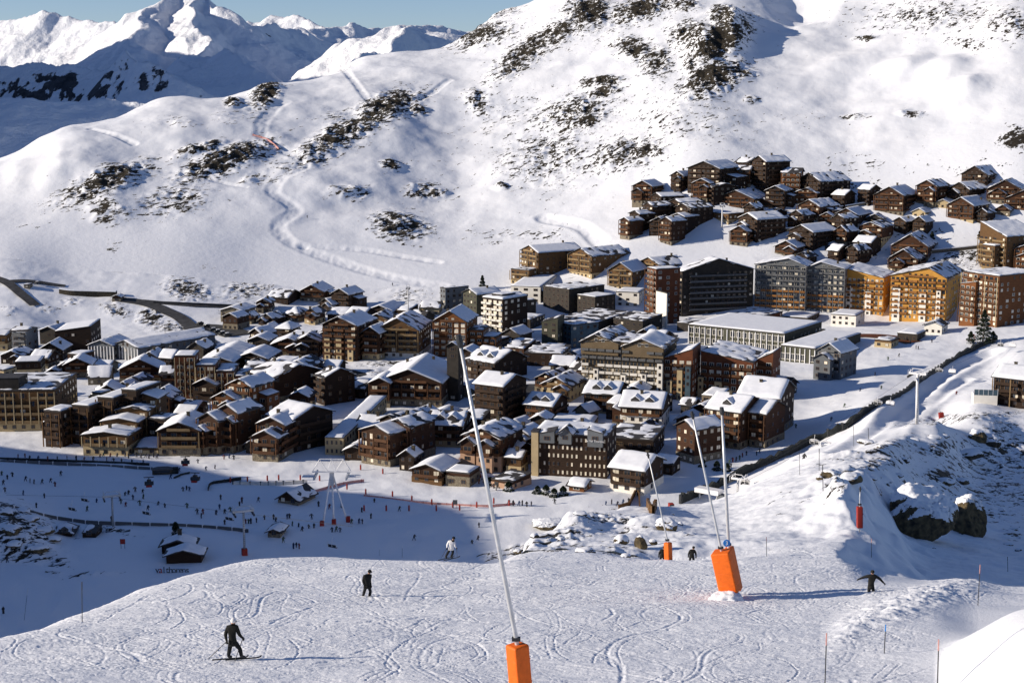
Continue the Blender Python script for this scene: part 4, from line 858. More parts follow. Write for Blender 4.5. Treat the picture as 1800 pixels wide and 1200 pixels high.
B(1476,667,40,28,44,'g',14,'gy','chalet','pale grey balconied chalet with a small front gable at the piste edge',CH,base='wh',bal=1,lit=.2,rail='railg',wings=[(-10,-4,28,5,36,'g',9,'gy')])
B(1504,574,43,15,18,'f',0,'wh','pavilion','small white two storey pavilion with a row of windows before the ochre blocks',BU,lit=.0,snow=.6)
B(1655,588,30,10,15,'g',6,'wh','kiosk','little white kiosk at the top of the piste',HU,lit=0,chim=0)
B(1612,600,34,14,11,'f',0,'bk','pavilion','dark glazed pavilion with a white flat roof at the top of the piste',HU)
B(1566,612,28,12,12,'f',0,'wl','kiosk','flat timber kiosk beside the pavilion at the piste edge',HU,bal=0)
B(1335,574,50,40,16,'f',0,'rd','building','low red brown pavilion with a white roof under the charcoal block',BU,bal=0)
B(1420,568,50,20,8,'f',0,'bk','building','low dark canopy building under the grey and orange block',BU)
B(1840,722,92,12,50,'s',14,'wk','restaurant','dark timber mountain restaurant with white window posts at the right edge',BU,th=16,d=16,D=None,dmin=340,lit=.3,snow=.7,bal=1,pil=4,pilm='railc')
B(178,722,14,16,30,'f',0,'cr','tower','short cream tower block behind the terraced cream hotel',BU)
B(214,716,52,12,22,'f',0,'cr','building','low cream flat roofed wing behind the short cream tower',BU,snow=.7)
B(230,697,24,18,16,'g',8,'wk','chalet','small dark chalet with a white left slope above the low cream wing')
B(8,676,22,22,24,'f',0,'cr','building','cream walled block at the left edge above the big tan block',BU)
B(62,684,50,14,14,'s',6,'wk','building','low dark building with a white roof behind the big tan block',BU,bal=0)
B(292,782,30,22,44,'f',0,'wk','building','dark flat roofed block between the terraced hotel and the lodge row',BU)
B(278,800,40,16,12,'mb',6,'wl','restaurant','low pale restaurant with a white roof in front of the lodge row',BU,bal=0)
B(932,578,44,26,15,'f',0,'bk','building','low charcoal flat building right of the black and white tower',BU,bal=0)
B(958,728,32,18,16,'g',9,'wk','chalet','small dark chalet in the lane above the round dormered chalet')
B(612,566,36,14,12,'s',8,'wk','chalet','low house with a bright white roof at the top of the striped block')
B(545,668,44,24,22,'g',9,'wk','chalet','dark gabled house in the shade above the barn roofed block')
B(640,700,36,18,16,'s',9,'wk','chalet','small dark house with a white roof left of the stone arcade hotel')
B(748,800,30,18,22,'s',9,'wd','chalet','small brown house squeezed between the stone arcade chalets')
B(930,790,34,24,24,'g',9,'wk','chalet','dark blue roofed chalet right of the pink based chalet')
B(1115,650,30,14,12,'f',0,'bk','building','low dark link building at the foot of the taupe slab',BU,bal=0) if 0 else None
B(1095,800,40,16,14,'mb',4,'wk','building','low dark building with a sloping snow roof behind the flat wing',BU,bal=0)
B(1250,745,36,22,22,'g',9,'wd','chalet','small brown gabled house behind the tall piste side chalet hotel')
B(700,618,40,24,18,'g',8,'wk','chalet','dark low chalet between the striped block and the sunlit timber chalet') if 0 else None
B(380,705,40,22,26,'g',10,'wk','chalet','dark gabled house in front of the ribbed terrace block')
B(250,690,30,18,18,'g',8,'wd','chalet','brown gabled house left of the ribbed terrace block, lower of several')
B(40,640,36,18,14,'g',8,'wk','chalet','dark low chalet near the left edge in front of the grey brown block')
B(905,545,30,20,14,'mb',4,'gy','building','small grey building with a sloping roof behind the long charcoal block',BU)
B(1230,585,40,22,14,'f',0,'bk','building','low charcoal podium with a white roof under the long charcoal block',BU)

# ---------------------------------------------------------------- smaller houses standing in the gaps between the named ones
def _rect(o):
    th = o.rotation_euler.z; w_, d_ = o['_w'], o['_d']; c, s_ = math.cos(th), math.sin(th); return (o.location.x, o.location.y, c, s_, w_, d_)
OCC = [_rect(o) for o in BL]
def free(x, y, mg):
    for (ox, oy, c, s_, w_, d_) in OCC:
        a = (x-ox)*c+(y-oy)*s_; b = -(x-ox)*s_+(y-oy)*c
        if -w_-mg < a < mg and -mg < b < d_+mg: return False
    return True
POLY = [(0,612),(90,600),(200,640),(330,612),(430,560),(520,548),(620,560),(740,560),(860,600),(1010,590),(1180,600),(1180,715),(1340,720),(1376,770),(1240,826),(1150,850),(1060,850),(930,850),(800,835),(700,830),(660,825),(440,808),(300,792),(150,795),(80,775),(0,745)]
def inside(u, v):
    r = False; n = len(POLY)
    for i in range(n):
        (a, b), (c, d) = POLY[i], POLY[(i+1) % n]
        if (b > v) != (d > v) and u < (c-a)*(v-b)/(d-b)+a: r = not r
    return r
LM = [('grey ribbed sports halls',245,620),('ribbed terrace block',380,690),('big tan block',50,740),('terraced cream hotel',190,790),('brown lodge row',380,790),('orange gabled pair',430,740),('barn roofed block',520,690),('black sided white roofed block',550,780),('striped eight storey block',600,620),
 ('sunlit timber chalet',700,620),('orange twin gabled block',800,620),('stone arcade hotel',730,705),('slim dark tower',806,690),('tall dark chalet hotel',860,735),('long flat gallery',960,645),('taupe slab',1090,690),('round dormered chalet',960,740),('pink based chalet',850,825),('curved hotel',1000,835),
 ('two storey white based chalet',1130,755),('piste side chalet hotel',1225,805),('clean roofed brown hotel',1340,760),('rust wedge roofed block',1290,695),('black and white tower',870,590),('blue glazed block',1020,610),('upper left chalet cluster',530,570),('narrow white roofed arcade',600,780),('stone based chalet pair',690,810),('lift house mound',690,660),('left edge blocks',60,620)]
rs_ = np.random.RandomState(21); used = set(); ni = 0; tries = 0
while ni < 96 and tries < 14000:
    tries += 1; u, v = rs_.uniform(0, 1390), rs_.uniform(550, 850)
    if not inside(u, v) or (620 < u < 780 and 628 < v < 700) or (575 < u < 655 and 690 < v < 800) or (880 < u < 945 and 655 < v < 745) or (920 < u < 1080 and v > 800): continue
    p = hit(u, v, 430); m = p.y/F; fpx = rs_.uniform(20, 40); spx = rs_.uniform(10, 24); hp = rs_.uniform(13, 27)*(.8+.4*(v-550)/300)
    _, mm, wd_, dd_, th_ = place(u, v, fpx, spx, hp); c, s_ = math.cos(-th_), math.sin(-th_)
    if not all(free(p.x+c*a*wd_-s_*b*dd_, p.y+s_*a*wd_+c*b*dd_, .4) for a in (-1, -.5, 0) for b in (0, .35, .7, 1)): continue
    ro = rs_.choice(['g','g','g','s','f','mb']); st_ = rs_.choice(['wk','wk','wd','wd','bk','wl','st']); nm, lu, lv = min(LM, key=lambda q: (q[1]-u)**2+((q[2]-v)*1.6)**2)
    size = 'low' if hp < 14 else 'mid sized'; colr = {'wk':'dark brown','wd':'brown','bk':'charcoal','wl':'pale timber','st':'stone walled'}[st_]; rn = {'g':'gabled','s':'long roofed','f':'flat roofed','mb':'lean-to roofed'}[ro]
    rel = ('right of' if u > lu else 'left of') if abs(u-lu) > 1.3*abs(v-lv) else ('in front of' if v > lv else 'behind')
    lab = '%s %s %s house %s the %s' % (size, colr, rn, rel, nm)
    if lab in used: continue
    used.add(lab); ni += 1
    o = B(u, v, fpx, spx, hp, ro, rs_.uniform(6, 11) if ro != 'f' else 0, st_, 'house', lab, 'house', bal=int(rs_.rand() < .6), win=24); OCC.append(_rect(o))

POLY = [(1150,350),(1215,330),(1300,300),(1400,330),(1490,345),(1560,372),(1620,350),(1700,330),(1800,345),(1800,412),(1640,405),(1600,440),(1540,474),(1400,470),(1340,440),(1260,400),(1210,425),(1110,425)]
LM = [('topmost broad chalet',1250,350),('stone arcade chalet',1310,370),('jagged roofed chalet',1440,360),('left stepping column',1130,400),('right stepping column',1200,410),('white lift mast',1270,395),('square brown chalet',1440,390),('lone gabled chalet',1310,430),('cream and timber chalet',1549,436),('chalet on stone arches',1580,380),('stone based chalet with chimneys',1640,362),('highest right chalet',1734,330),('red balconied chalet',1710,392),('steep gabled chalet',1630,455)]
ni = 0; tries = 0
while ni < 30 and tries < 5000:
    tries += 1; u, v = rs_.uniform(1100, 1800), rs_.uniform(300, 474)
    if not inside(u, v) or (1640 < u < 1800 and 398 < v): continue
    fpx = rs_.uniform(18, 34); spx = rs_.uniform(12, 24); hp = rs_.uniform(15, 28)
    p, mm, wd_, dd_, th_ = place(u, v, fpx, spx, hp); c, s_ = math.cos(-th_), math.sin(-th_)
    if not all(free(p.x+c*a*wd_-s_*b*dd_, p.y+s_*a*wd_+c*b*dd_, .8) for a in (-1, -.5, 0) for b in (0, .5, 1)): continue
    ro = rs_.choice(['g','g','g','s']); st_ = rs_.choice(['wk','wk','wd']); nm, lu, lv = min(LM, key=lambda q: (q[1]-u)**2+((q[2]-v)*1.6)**2)
    rel = ('right of' if u > lu else 'left of') if abs(u-lu) > 1.3*abs(v-lv) else ('in front of' if v > lv else 'behind')
    lab = '%s %s %s chalet %s the %s' % ('low' if hp < 16 else 'mid sized', {'wk':'dark brown','wd':'brown'}[st_], {'g':'gabled','s':'long roofed'}[ro], rel, nm)
    if lab in used: continue
    used.add(lab); ni += 1
    o = B(u, v, fpx, spx, hp, ro, rs_.uniform(6, 9), st_, 'chalet', lab, 'chalet', win=24); OCC.append(_rect(o))
# ---------------------------------------------------------------- small buildings on the valley floor
B(354,989,60,6,14,'g',9,'wk','hut','front one of two joined timber huts under snow on the shaded valley floor',HU,bal=0,dmin=330,chim=0,skip=.5)
B(340,972,54,6,14,'g',9,'wk','hut','rear one of two joined timber huts under snow on the shaded valley floor',HU,bal=0,dmin=330,chim=1,skip=.5)
B(524,889,34,30,10,'g',13,'wd','hut','lone brown hut with a blue shaded roof left of the tripod lift tower',HU,bal=0,dmin=330,chim=0,skip=.5)
B(126,942,30,8,5,'g',6,'wk','hut','tiny half buried hut beside the dark rocks at the left edge',HU,bal=0,dmin=330,chim=0)
B(168,945,22,10,8,'mb',3,'wk','hut','tiny flat hut with reddish end right of the half buried hut',HU,bal=0,dmin=330,chim=0)
B(492,945,20,8,11,'g',4,'wd','hut','small ticket hut at the foot of the round headed lift pylon',HU,bal=0,dmin=330,chim=0)
B(52,508,9,4,7,'f',0,'st','building','tiny stone block beside the road at the far left',HU,dmin=700,bal=0)
B(212,531,14,6,9,'g',3,'wd','gallery_house','little gabled house at the end of the avalanche gallery',HU,dmin=700,bal=0,chim=0)
# avalanche gallery wall and roadside walls
def wallrun(name, pts, hgt, th, m, dmin, label, cat, cap=True, n=24, sink=2, group=None):
    q = smooth_path([tuple(hit(u, v, dmin)) for u, v in pts], n); root = empty(name, q[0]); tag(root, label, cat, group); o = Vector(q[0])
    mb, sn = MB(), MB(); pv = None
    for i in range(n):
        t = q[min(i+1, n-1)]-q[max(i-1, 0)]; l = math.hypot(t[0], t[1]); nx, ny = -t[1]/l, t[0]/l; z = gz(q[i][0], q[i][1])
        c = Vector((q[i][0], q[i][1], z))-o
        a = [c+Vector((nx*th*s, ny*th*s, zz)) for s, zz in ((-.5, -sink), (-.5, hgt), (.5, hgt), (.5, -sink))]
        b = [c+Vector((nx*(th+.4)*s, ny*(th+.4)*s, zz)) for s, zz in ((-.5, hgt), (-.4, hgt+.5), (.4, hgt+.5), (.5, hgt))]
        if pv:
            for k in range(3): mb.quad(pv[0][k], a[k], a[k+1], pv[0][k+1]); sn.quad(pv[1][k], b[k], b[k+1], pv[1][k+1])
        else: mb.quad(*a[::-1]); sn.quad(*b[::-1])
        pv = (a, b)
    mb.quad(*pv[0]); sn.quad(*pv[1]); mb.build('wall', m, root)
    if cap: sn.build('snow_cap', M['snow'], root, True)
    return root
wallrun('avalanche_gallery', [(107,515),(130,518),(165,519),(205,520)], 2.6, 5, M['rockc'], 700, 'long dark avalanche gallery with a thick snow roof above the road', 'gallery')
wallrun('retaining_wall', [(270,534),(340,537),(445,541)], 1.6, .6, M['asphalt'], 700, 'long dark roadside wall below the rocky slope', 'wall', False)
wallrun('retaining_wall', [(1320,415),(1370,408),(1420,404)], 1.8, .8, M['rockc'], 800, 'dark retaining wall between chalet rows on the hillside', 'wall')
wallrun('retaining_wall', [(1625,446),(1690,440),(1745,434)], 1.8, .8, M['st'], 800, 'stone retaining wall right of the steep gabled chalet', 'wall')
wallrun('retaining_wall', [(1470,368),(1510,362),(1545,358)], 1.5, .8, M['st'], 800, 'stepped stone wall in the shadow beside the jagged roofed chalet', 'wall')
# ---------------------------------------------------------------- fences, nets, conveyors
def fence(name, pts, hgt, m, dmin, label, cat, post=3.0, pm='darkm', n=30, th=.06, wav=0):
    q = smooth_path([tuple(hit(u, v, dmin)) for u, v in pts], n); root = empty(name, q[0]); tag(root, label, cat); o = Vector(q[0]); mb = MB(); prev = None; acc = 1e9; np_ = 0
    rs = np.random.RandomState(len(label))
    for i in range(n):
        c = Vector((q[i][0], q[i][1], gz(q[i][0], q[i][1])))-o
        h2 = hgt*(1+wav*rs.uniform(-1, 1))
        if prev:
            pc, ph = prev; d = (c-pc).normalized(); nv = Vector((-d.y, d.x, 0))*th
            mb.quad(pc-nv+Vector((0,0,-.3)), c-nv+Vector((0,0,-.3)), c-nv+Vector((0,0,h2)), pc-nv+Vector((0,0,ph)))
            mb.quad(c+nv+Vector((0,0,-.3)), pc+nv+Vector((0,0,-.3)), pc+nv+Vector((0,0,ph)), c+nv+Vector((0,0,h2)))
            mb.quad(pc-nv+Vector((0,0,ph)), c-nv+Vector((0,0,h2)), c+nv+Vector((0,0,h2)), pc+nv+Vector((0,0,ph)))
            acc += (c-pc).length
        if acc > post and np_ < 90:
            k = MB(); k.tube([c+Vector((0,0,-.4)), c+Vector((0,0,hgt*1.12))], .06+th, 6); k.build('post', M[pm], root); acc = 0; np_ += 1
        prev = (c, h2)
    mb.build('net', m, root); return root
fence('net_fence', [(1196,884),(1260,858),(1345,818),(1420,782),(1500,745),(1560,708),(1620,672),(1670,640),(1715,614),(1752,598)], 2.4, M['net'], 430, 'long dark net fence climbing beside the chairlift piste', 'fence', 4, n=90, th=.5, wav=.35)
fence('net_fence', [(0,891),(60,903),(112,914),(160,920),(240,923),(330,926),(400,931),(436,935)], .9, M['railg'], 330, 'grey padded fence curving across the lower shaded valley floor', 'fence', 4, 'whitem', 60, .25)
fence('net_fence', [(0,812),(60,814),(140,818),(220,822),(268,825)], .8, M['railg'], 400, 'front rail of the long covered ski conveyor on the shaded snow', 'fence', 4, 'whitem', 40, .2)
fence('net_fence', [(0,807),(60,809),(140,812),(220,815),(262,817)], .7, M['net'], 400, 'dark queue fence behind the covered ski conveyor', 'fence', 4, n=40, th=.12)
fence('net_fence', [(410,851),(450,852),(500,851),(540,848)], 1.0, M['railw'], 380, 'white and grey padded barrier behind the lone brown hut', 'fence', 2.2, 'net', 24, .25)
fence('net_fence', [(366,862),(372,852),(400,847),(424,843)], 1.0, M['net'], 380, 'dark net bent round a corner beside the two gondola cabins', 'fence', 3, n=16, th=.12)
fence('net_fence', [(640,872),(690,878),(740,884),(800,888),(860,890),(905,886)], .6, M['netr'], 380, 'low red net running along the sunlit village snow front', 'fence', 6, 'redp', 30, .03)
fence('net_fence', [(550,866),(600,852),(640,846)], .8, M['netr'], 380, 'short faint red net behind the tripod lift tower', 'fence', 5, 'redp', 12, .03)
fence('net_fence', [(306,842),(320,836),(333,833)], .8, M['net'], 380, 'short slanting net between the two gondola cabins', 'fence', 3, n=8, th=.1)
fence('net_fence', [(445,238),(470,246),(490,262)], 1.0, M['netr'], 860, 'red net beside the bend of the far piste on the mountainside', 'fence', 6, 'redp', 14, .3)
fence('timber_rail', [(1088,894),(1105,889),(1125,890),(1140,897),(1152,904)], 1.2, M['wl'], 200, 'curved brown timber rail on the snow near the lower lift station', 'rail', 4, 'wl', 16, .2)
p = hit(286, 832, 380); r = empty('conveyor_station', p, .15); tag(r, 'dark boxy end station of the covered ski conveyor', 'station')
q = MB(); q.box(-3.2, 3.2, -1.2, 1.2, 0, 1.5); q.build('body', M['rockc'], r); q = MB(); q.prism([(-3.4,1.5),(3.4,1.5),(3.4,1.7),(1.6,2.1),(-1.6,2.1),(-3.4,1.7)], -1.4, 1.4); q.build('roof', M['railg'], r)
q = MB(); q.box(3.2, 5.0, -1, 1, 0, 1.9); q.build('machine_house', M['net'], r); q = MB(); q.box(-2.6, 2.4, -1.26, -1.2, .6, 1.3); q.build('window', M['glass'], r)
# ---------------------------------------------------------------- boulders
def boulder(u, v, wpx, hpx, label, dmin=120, asp=.8, snow=.5, group=None, seed=None, tilt=0, name='boulder', emb=.25):
    p = hit(u, v, dmin); m = (p.y*CP-p.z*SP)/F; s = seed if seed is not None else int(u*3+v)
    w_, h_ = wpx*m, hpx*m; rs = np.random.RandomState(s)
    bm = bmesh.new(); bmesh.ops.create_icosphere(bm, subdivisions=6 if wpx > 55 else 4 if wpx > 30 else 3, radius=1)
    pl_ = [Vector((rs.normal(), rs.normal(), rs.normal()*.7)).normalized() for _ in range(13)]; of = [rs.uniform(.62, .98) for _ in range(13)]
    co = []
    for vt in bm.verts:
        c = vt.co.copy()
        for n_, o_ in zip(pl_, of):
            d = c.dot(n_)
            if d > o_: c -= n_*(d-o_)*.93
        co.append(c)
    a = np.array(co); nz = fbm(a[:, 0]*2.2+s, a[:, 1]*2.2+a[:, 2]*1.7, 4)
    for vt, c, n_ in zip(bm.verts, co, nz): vt.co = c*(1+.10*n_)
    for vt in bm.verts:
        c = vt.co; vt.co = Vector((c.x*w_*.55, c.y*w_*.55*asp, (c.z+1-emb*2)*h_*.52))
    bm.normal_update(); root = empty(name, p, rs.uniform(-.4, .4)+tilt); tag(root, label, 'boulder' if name == 'boulder' else 'rock', group)
    me = bpy.data.meshes.new('rock_body'); bm.to_mesh(me); me.materials.append(M['rock' if rs.rand() < .55 or wpx > 55 else 'rockc']); link('rock_body', me, root)
    if snow > 0:
        dl = [f for f in bm.faces if f.normal.z < 1-snow*1.1+.1*fbm(f.calc_center_median().x*2, f.calc_center_median().y*2, 2)]
        bmesh.ops.delete(bm, geom=dl, context='FACES')
        left = set(bm.faces); isl = []                      # keep one connected cap
        while left:
            st = [left.pop()]; grp = [st[0]]
            while st:
                for e_ in st.pop().edges:
                    for g_ in e_.link_faces:
                        if g_ in left: left.remove(g_); st.append(g_); grp.append(g_)
            isl.append(grp)
        isl.sort(key=len); rest = [f for g_ in isl[:-1] for f in g_]
        if rest: bmesh.ops.delete(bm, geom=rest, context='FACES')
        if bm.faces:
            for vt in bm.verts: vt.co += Vector((0, 0, min(.45, .07*h_+.05)*(0 if vt.is_boundary else 1)+.02))
            for f in bm.faces: f.smooth = True
            me2 = bpy.data.meshes.new('snow_cap'); bm.to_mesh(me2); me2.materials.append(M['snow']); link('snow_cap', me2, root)
    bm.free(); return root
boulder(1612,938,128,108,'huge boulder with a thick snow cap and ochre flank, left of two in the shade',120,.8,.62,seed=4)
boulder(1700,938,62,84,'tall dark boulder with sloping snow on its right side, right of two in the shade',120,.8,.5,seed=12)
for i, (u, v, a, b, sn) in enumerate([(963,925,62,18,.35),(1127,962,24,28,.2),(1092,956,26,20,.7),(1170,930,42,24,.55),(1460,838,34,15,.3),(1495,846,46,18,.4),(1547,796,14,18,.3),(1700,806,54,22,.3),(1738,784,40,26,.55),(1715,776,36,26,.3)]):
    boulder(u, v, a, b, ['long slanting slab at the top of the rocky knoll beyond the piste','upright ochre boulder between two snowy ones near the left orange pad','snow topped boulder, leftmost of three beyond the piste crest','snow capped boulder leaning beside the thin lance pole','dark pointed rock on the sunlit hill left of the smooth bump','brown jagged outcrop above the smooth sunlit bump','small upright rock near the chairlift pylon foot','long dark ledge at the edge of the shaded hollow','rounded snow capped boulder at the top of the shaded hollow','dark boulder left of the rounded snow capped one'][i], 120, .8, sn)
small = [(910,972,16,9),(925,962,18,9),(940,945,16,9),(1000,915,26,9),(1020,905,24,8),(1045,900,28,8),(1060,912,22,9),(1035,935,22,9),(1010,938,18,8),(1060,940,26,12),(1148,956,15,10),(1105,930,16,7),(1030,972,36,12),(1085,976,24,8),(1100,980,18,8),(1140,978,26,8),(985,950,20,7),(965,965,22,8),(1195,925,12,9),(1215,915,14,6),(1180,905,12,6)]
for (u, v, a, b) in small[::2]: boulder(u, v, a, b, 'small rock poking through the snow on the rocky knoll beyond the piste', 120, .8, .45, 'rocks on the knoll beyond the piste', name='rock')
for (u, v, a, b) in [(1564,786,24,10),(1590,812,18,10),(1605,775,26,7),(1640,770,30,7),(1520,778,30,7),(1580,838,16,8),(1530,842,24,8),(1660,768,20,6),(1440,842,12,7),(1480,800,14,6)]: boulder(u, v, a, b, 'low brown rock ledge on the sunlit hill below the chairlift pylon', 120, .8, .35, 'ledges on the sunlit hill', name='rock')
for (u, v, a, b) in [(1782,935,18,10),(1642,966,7,6),(1772,958,16,6),(1790,968,12,6),(1510,905,14,9),(1600,862,26,9),(1660,850,40,14),(1690,850,26,12),(1585,862,12,8),(1760,900,14,8)]: boulder(u, v, a, b, 'dark rock in the shaded hollow around the two big boulders', 115, .8, .4, 'rocks in the shaded hollow', name='rock')
for (u, v, a, b) in [(20,935,40,14),(50,915,34,14),(80,935,34,14),(25,960,30,12),(65,968,40,14),(95,950,26,10),(40,900,30,10),(10,905,26,12)]: boulder(u, v, a, b, 'dark rock rib in the shade at the left edge of the valley floor', 330, .9, .4, 'rock ribs at the left edge', name='rock')
# ---------------------------------------------------------------- trees
def conifer(u, v, hpx, wpx, label, dmin=430, group=None):
    p = hit(u, v, dmin); m = (p.y*CP-p.z*SP)/F; h_, w_ = hpx*m, wpx*m; rs = np.random.RandomState(int(u*5+v))
    root = empty('conifer_tree', p); tag(root, label, 'tree', group)
    q = MB(); q.tube([(0,0,-1),(0,0,h_*.5),(0,0,h_*.96)], [.03*h_,.02*h_,.004*h_], 7); q.build('trunk', M['bark'], root)
    q = MB(); n = int(4200*min(1, hpx/50)+400)
    for _ in range(n):
        t = rs.rand()**.7; z = h_*(.10+.9*t); r = w_*.5*(1-t)**.8*(.75+.35*math.sin(z*3.2+rs.rand()))*rs.rand()**.35+.05; a = rs.rand()*6.283
        c = Vector((r*math.cos(a), r*math.sin(a), z-.12*r)); e = Vector((math.cos(a), math.sin(a), -.35)).normalized()*rs.uniform(.35, .75); sd = e.cross(Vector((rs.normal(), rs.normal(), rs.normal()))).normalized()*rs.uniform(.15, .38)
        q.quad(c-sd, c+e*.5-sd*.6, c+e, c+sd)
    q.build('crown', M['leaf'], root)
    q = MB()
    for _ in range(int(n*.12)):
        t = rs.rand(); z = h_*(.15+.8*t); r = w_*.5*(1-t)**.8*rs.uniform(.5, .95); a = rs.uniform(0, 6.28); c = Vector((r*math.cos(a), r*math.sin(a), z+.05)); s_ = rs.uniform(.12, .35)
        q.quad(c+Vector((-s_,-s_,-.05)), c+Vector((s_,-s_,0)), c+Vector((s_,s_,.02)), c+Vector((-s_,s_,0)))
    q.build('snow_tufts', M['snow'], root); return root
conifer(1728,606,62,36,'tall dark conifer at the top of the piste before the orange brown block')
conifer(1706,604,22,18,'small dark conifer at the left foot of the tall one')
conifer(1745,602,20,16,'small dark conifer at the right foot of the tall one')
conifer(848,508,24,12,'lone thin conifer behind the olive grey buildings')
for i, (u, v, a, b) in enumerate([(1108,700,16,14),(1124,704,18,16),(1142,708,16,14),(1158,712,18,14),(1090,694,14,12)]): conifer(u, v, a, b, 'dark small conifer in the row at the foot of the taupe slab', 430, 'conifers below the taupe slab')
for (u, v, a, b) in [(862,852,14,16),(878,856,14,16),(894,862,16,18),(960,868,16,18),(974,872,14,18),(990,870,16,18),(945,866,12,16)]: conifer(u, v, a, b, 'dark bushy conifer along the terrace before the curved hotel', 430, 'conifers along the terrace')
for (u, v, a, b) in [(1260,826,16,14),(1278,828,14,14),(1235,820,14,12)]: conifer(u, v, a, b, 'dark low conifer at the foot of the tall piste side chalet hotel', 430, 'conifers at the piste side hotel')
for (u, v, a, b) in [(1660,470,16,10),(1638,425,18,12),(1722,420,14,10)]: conifer(u, v, a, b, 'small dark conifer among the rocks of the right hillside', 800, 'conifers on the right hillside')
conifer(309,939,22,12,'thin dark conifer behind the two joined timber huts', 330)
# ---------------------------------------------------------------- snow lances
def rbox(w_, d_, h_, bev, name, m, parent, seg=3):
    bm = bmesh.new(); bmesh.ops.create_cube(bm, size=1)
    for v in bm.verts: v.co = Vector((v.co.x*w_, v.co.y*d_, (v.co.z+.5)*h_))
    bmesh.ops.bevel(bm, geom=list(bm.edges), offset=bev, segments=seg, affect='EDGES', profile=.6)
    for f in bm.faces: f.smooth = True
    me = bpy.data.meshes.new(name); bm.to_mesh(me); bm.free(); me.materials.append(M[m] if isinstance(m, str) else m); return link(name, me, parent)
def lance(D, base, padtop, poletop, wpx, label, sharp=False, polew=.085, pm='orange', yaw=0, depth=1.0, nozzle=True, name='snow_lance', lift=0):
    b, t, e = P(base[0], base[1], D), P(padtop[0], padtop[1], D), P(poletop[0], poletop[1], D)
    m = (D*CP-b.z*SP)/F; root = empty(name, b); tag(root, label, 'snow lance')
    ax = (t-b).normalized(); hl = (t-b).length; w_ = wpx*m
    ay = ax.cross(Vector((1, 0, 0))).normalized(); ax2 = ay.cross(ax); rot = Matrix((ax2, ay, ax)).transposed().to_4x4()@Matrix.Rotation(yaw, 4, 'Z')
    pad = rbox(w_, w_*depth, hl, min(w_*.14, .1), 'pad', pm, root); pad.matrix_local = rot
    for k in (.22, .5, .8):
        s_ = rbox(w_*1.015, w_*depth*1.015, .05, .02, 'strap', pm, pad, 1); s_.location = (0, 0, hl*k)
    mb = MB(); mb.tube([(0,0,-.5), tuple(t-b), tuple(t-b+(e-t)*.5), tuple(e-b)], [polew*1.15, polew*1.1, polew, polew*.8], 12); mb.build('pole', M['steel'], root, True)
    mb = MB(); d = (e-t).normalized(); c = t-b+d*.22; mb.box(c.x-.17, c.x+.17, c.y-.1, c.y+.1, c.z-.06, c.z+.08); mb.build('clamp', M['darkm'], root)
    if nozzle:
        c = e-b; mb = MB(); mb.tube([c-d*.1, c+d*.12, c+d*.4], [polew*1.2, polew*1.7, polew*1.3], 10)
        for k in range(4): mb.tube([c+d*.15, c+d*.15+Vector((.16*math.cos(k*1.57), .16*math.sin(k*1.57), .05))], .03, 6)
        mb.build('nozzle_head', M['darkm'], root)
    return root
lance(55.5, (920,1262), (909,1132), (809,606), 31, 'nearest snow lance with orange pad, its long pole crossing the village', yaw=R(-54), depth=1.0, polew=.08)
l2 = lance(93, (1284,1040), (1268,968), (1218,733), 33, 'leaning snow lance with the broad orange pad and blue number sign', yaw=R(-24), depth=.85, polew=.072)
l3 = lance(94.5, (1297,1036), (1281,962), (1269,726), 15, 'upright snow lance with a narrow rust red pad behind the leaning one', yaw=R(-20), depth=1.2, polew=.10, pm='orange')
b = P(1284,1040,93); c = P(1277.5,954,92.6)-b
mb = MB(); mb.tube([c+Vector((0,.03,0)), c+Vector((0,-.03,0))], .235, 24); sg = mb.build('number_sign', M['blue'], l2)
cu = bpy.data.curves.new('numeral', 'FONT'); cu.body = '3'; cu.size = .36; cu.extrude = .01; cu.align_x = 'CENTER'; cu.align_y = 'CENTER'
to = bpy.data.objects.new('numeral_t', cu); COL.objects.link(to); dg = bpy.context.evaluated_depsgraph_get()
me = bpy.data.meshes.new_from_object(to.evaluated_get(dg)); bpy.data.objects.remove(to); me.materials.clear(); me.materials.append(M['whitem'])
n_ = link('numeral', me, sg, (c.x, c.y-.045, c.z)); n_.rotation_euler = (math.pi/2, 0, 0)
lance(121, (1175,985), (1174,953), (1140,803), 11, 'farther snow lance with orange pad on the piste crest, thin leaning pole', yaw=R(-46), depth=1.0, polew=.06)
lance(140, (1511,927), (1511,890), (1512,862), 10, 'short red padded cannon post in the shaded hollow', yaw=0, polew=.05, pm='redp', nozzle=True, name='cannon_post')
for (u, v, lab) in [(1655,735,'red padded cannon post near the chairlift pylon foot'),(1710,598,'red padded cannon post beside the tall conifer')]:
    p = hit(u, v, 300); D = p.y; lance(D, (u, v), (u-1, v-10), (u-6, v-17), 8, lab, polew=.09, pm='redp', name='cannon_post', nozzle=False)
# mound of snow round the pad foot
bm = bmesh.new(); bmesh.ops.create_icosphere(bm, subdivisions=4, radius=1)
for v in bm.verts:
    c = v.co; n_ = float(fbm(np.array(c.x*2.5), np.array(c.y*2.5+c.z), 3)); v.co = Vector((c.x*1.1, c.y*.8, max(c.z, -.2)*.5))*(1+.25*n_)
for f in bm.faces: f.smooth = True
me = bpy.data.meshes.new('snow_mound'); bm.to_mesh(me); bm.free(); me.materials.append(M['snow'])
tag(link('snow_mound', me, None, gp(1279, 92.2)), 'small white mound of snow at the foot of the leaning lance', 'snow mound')
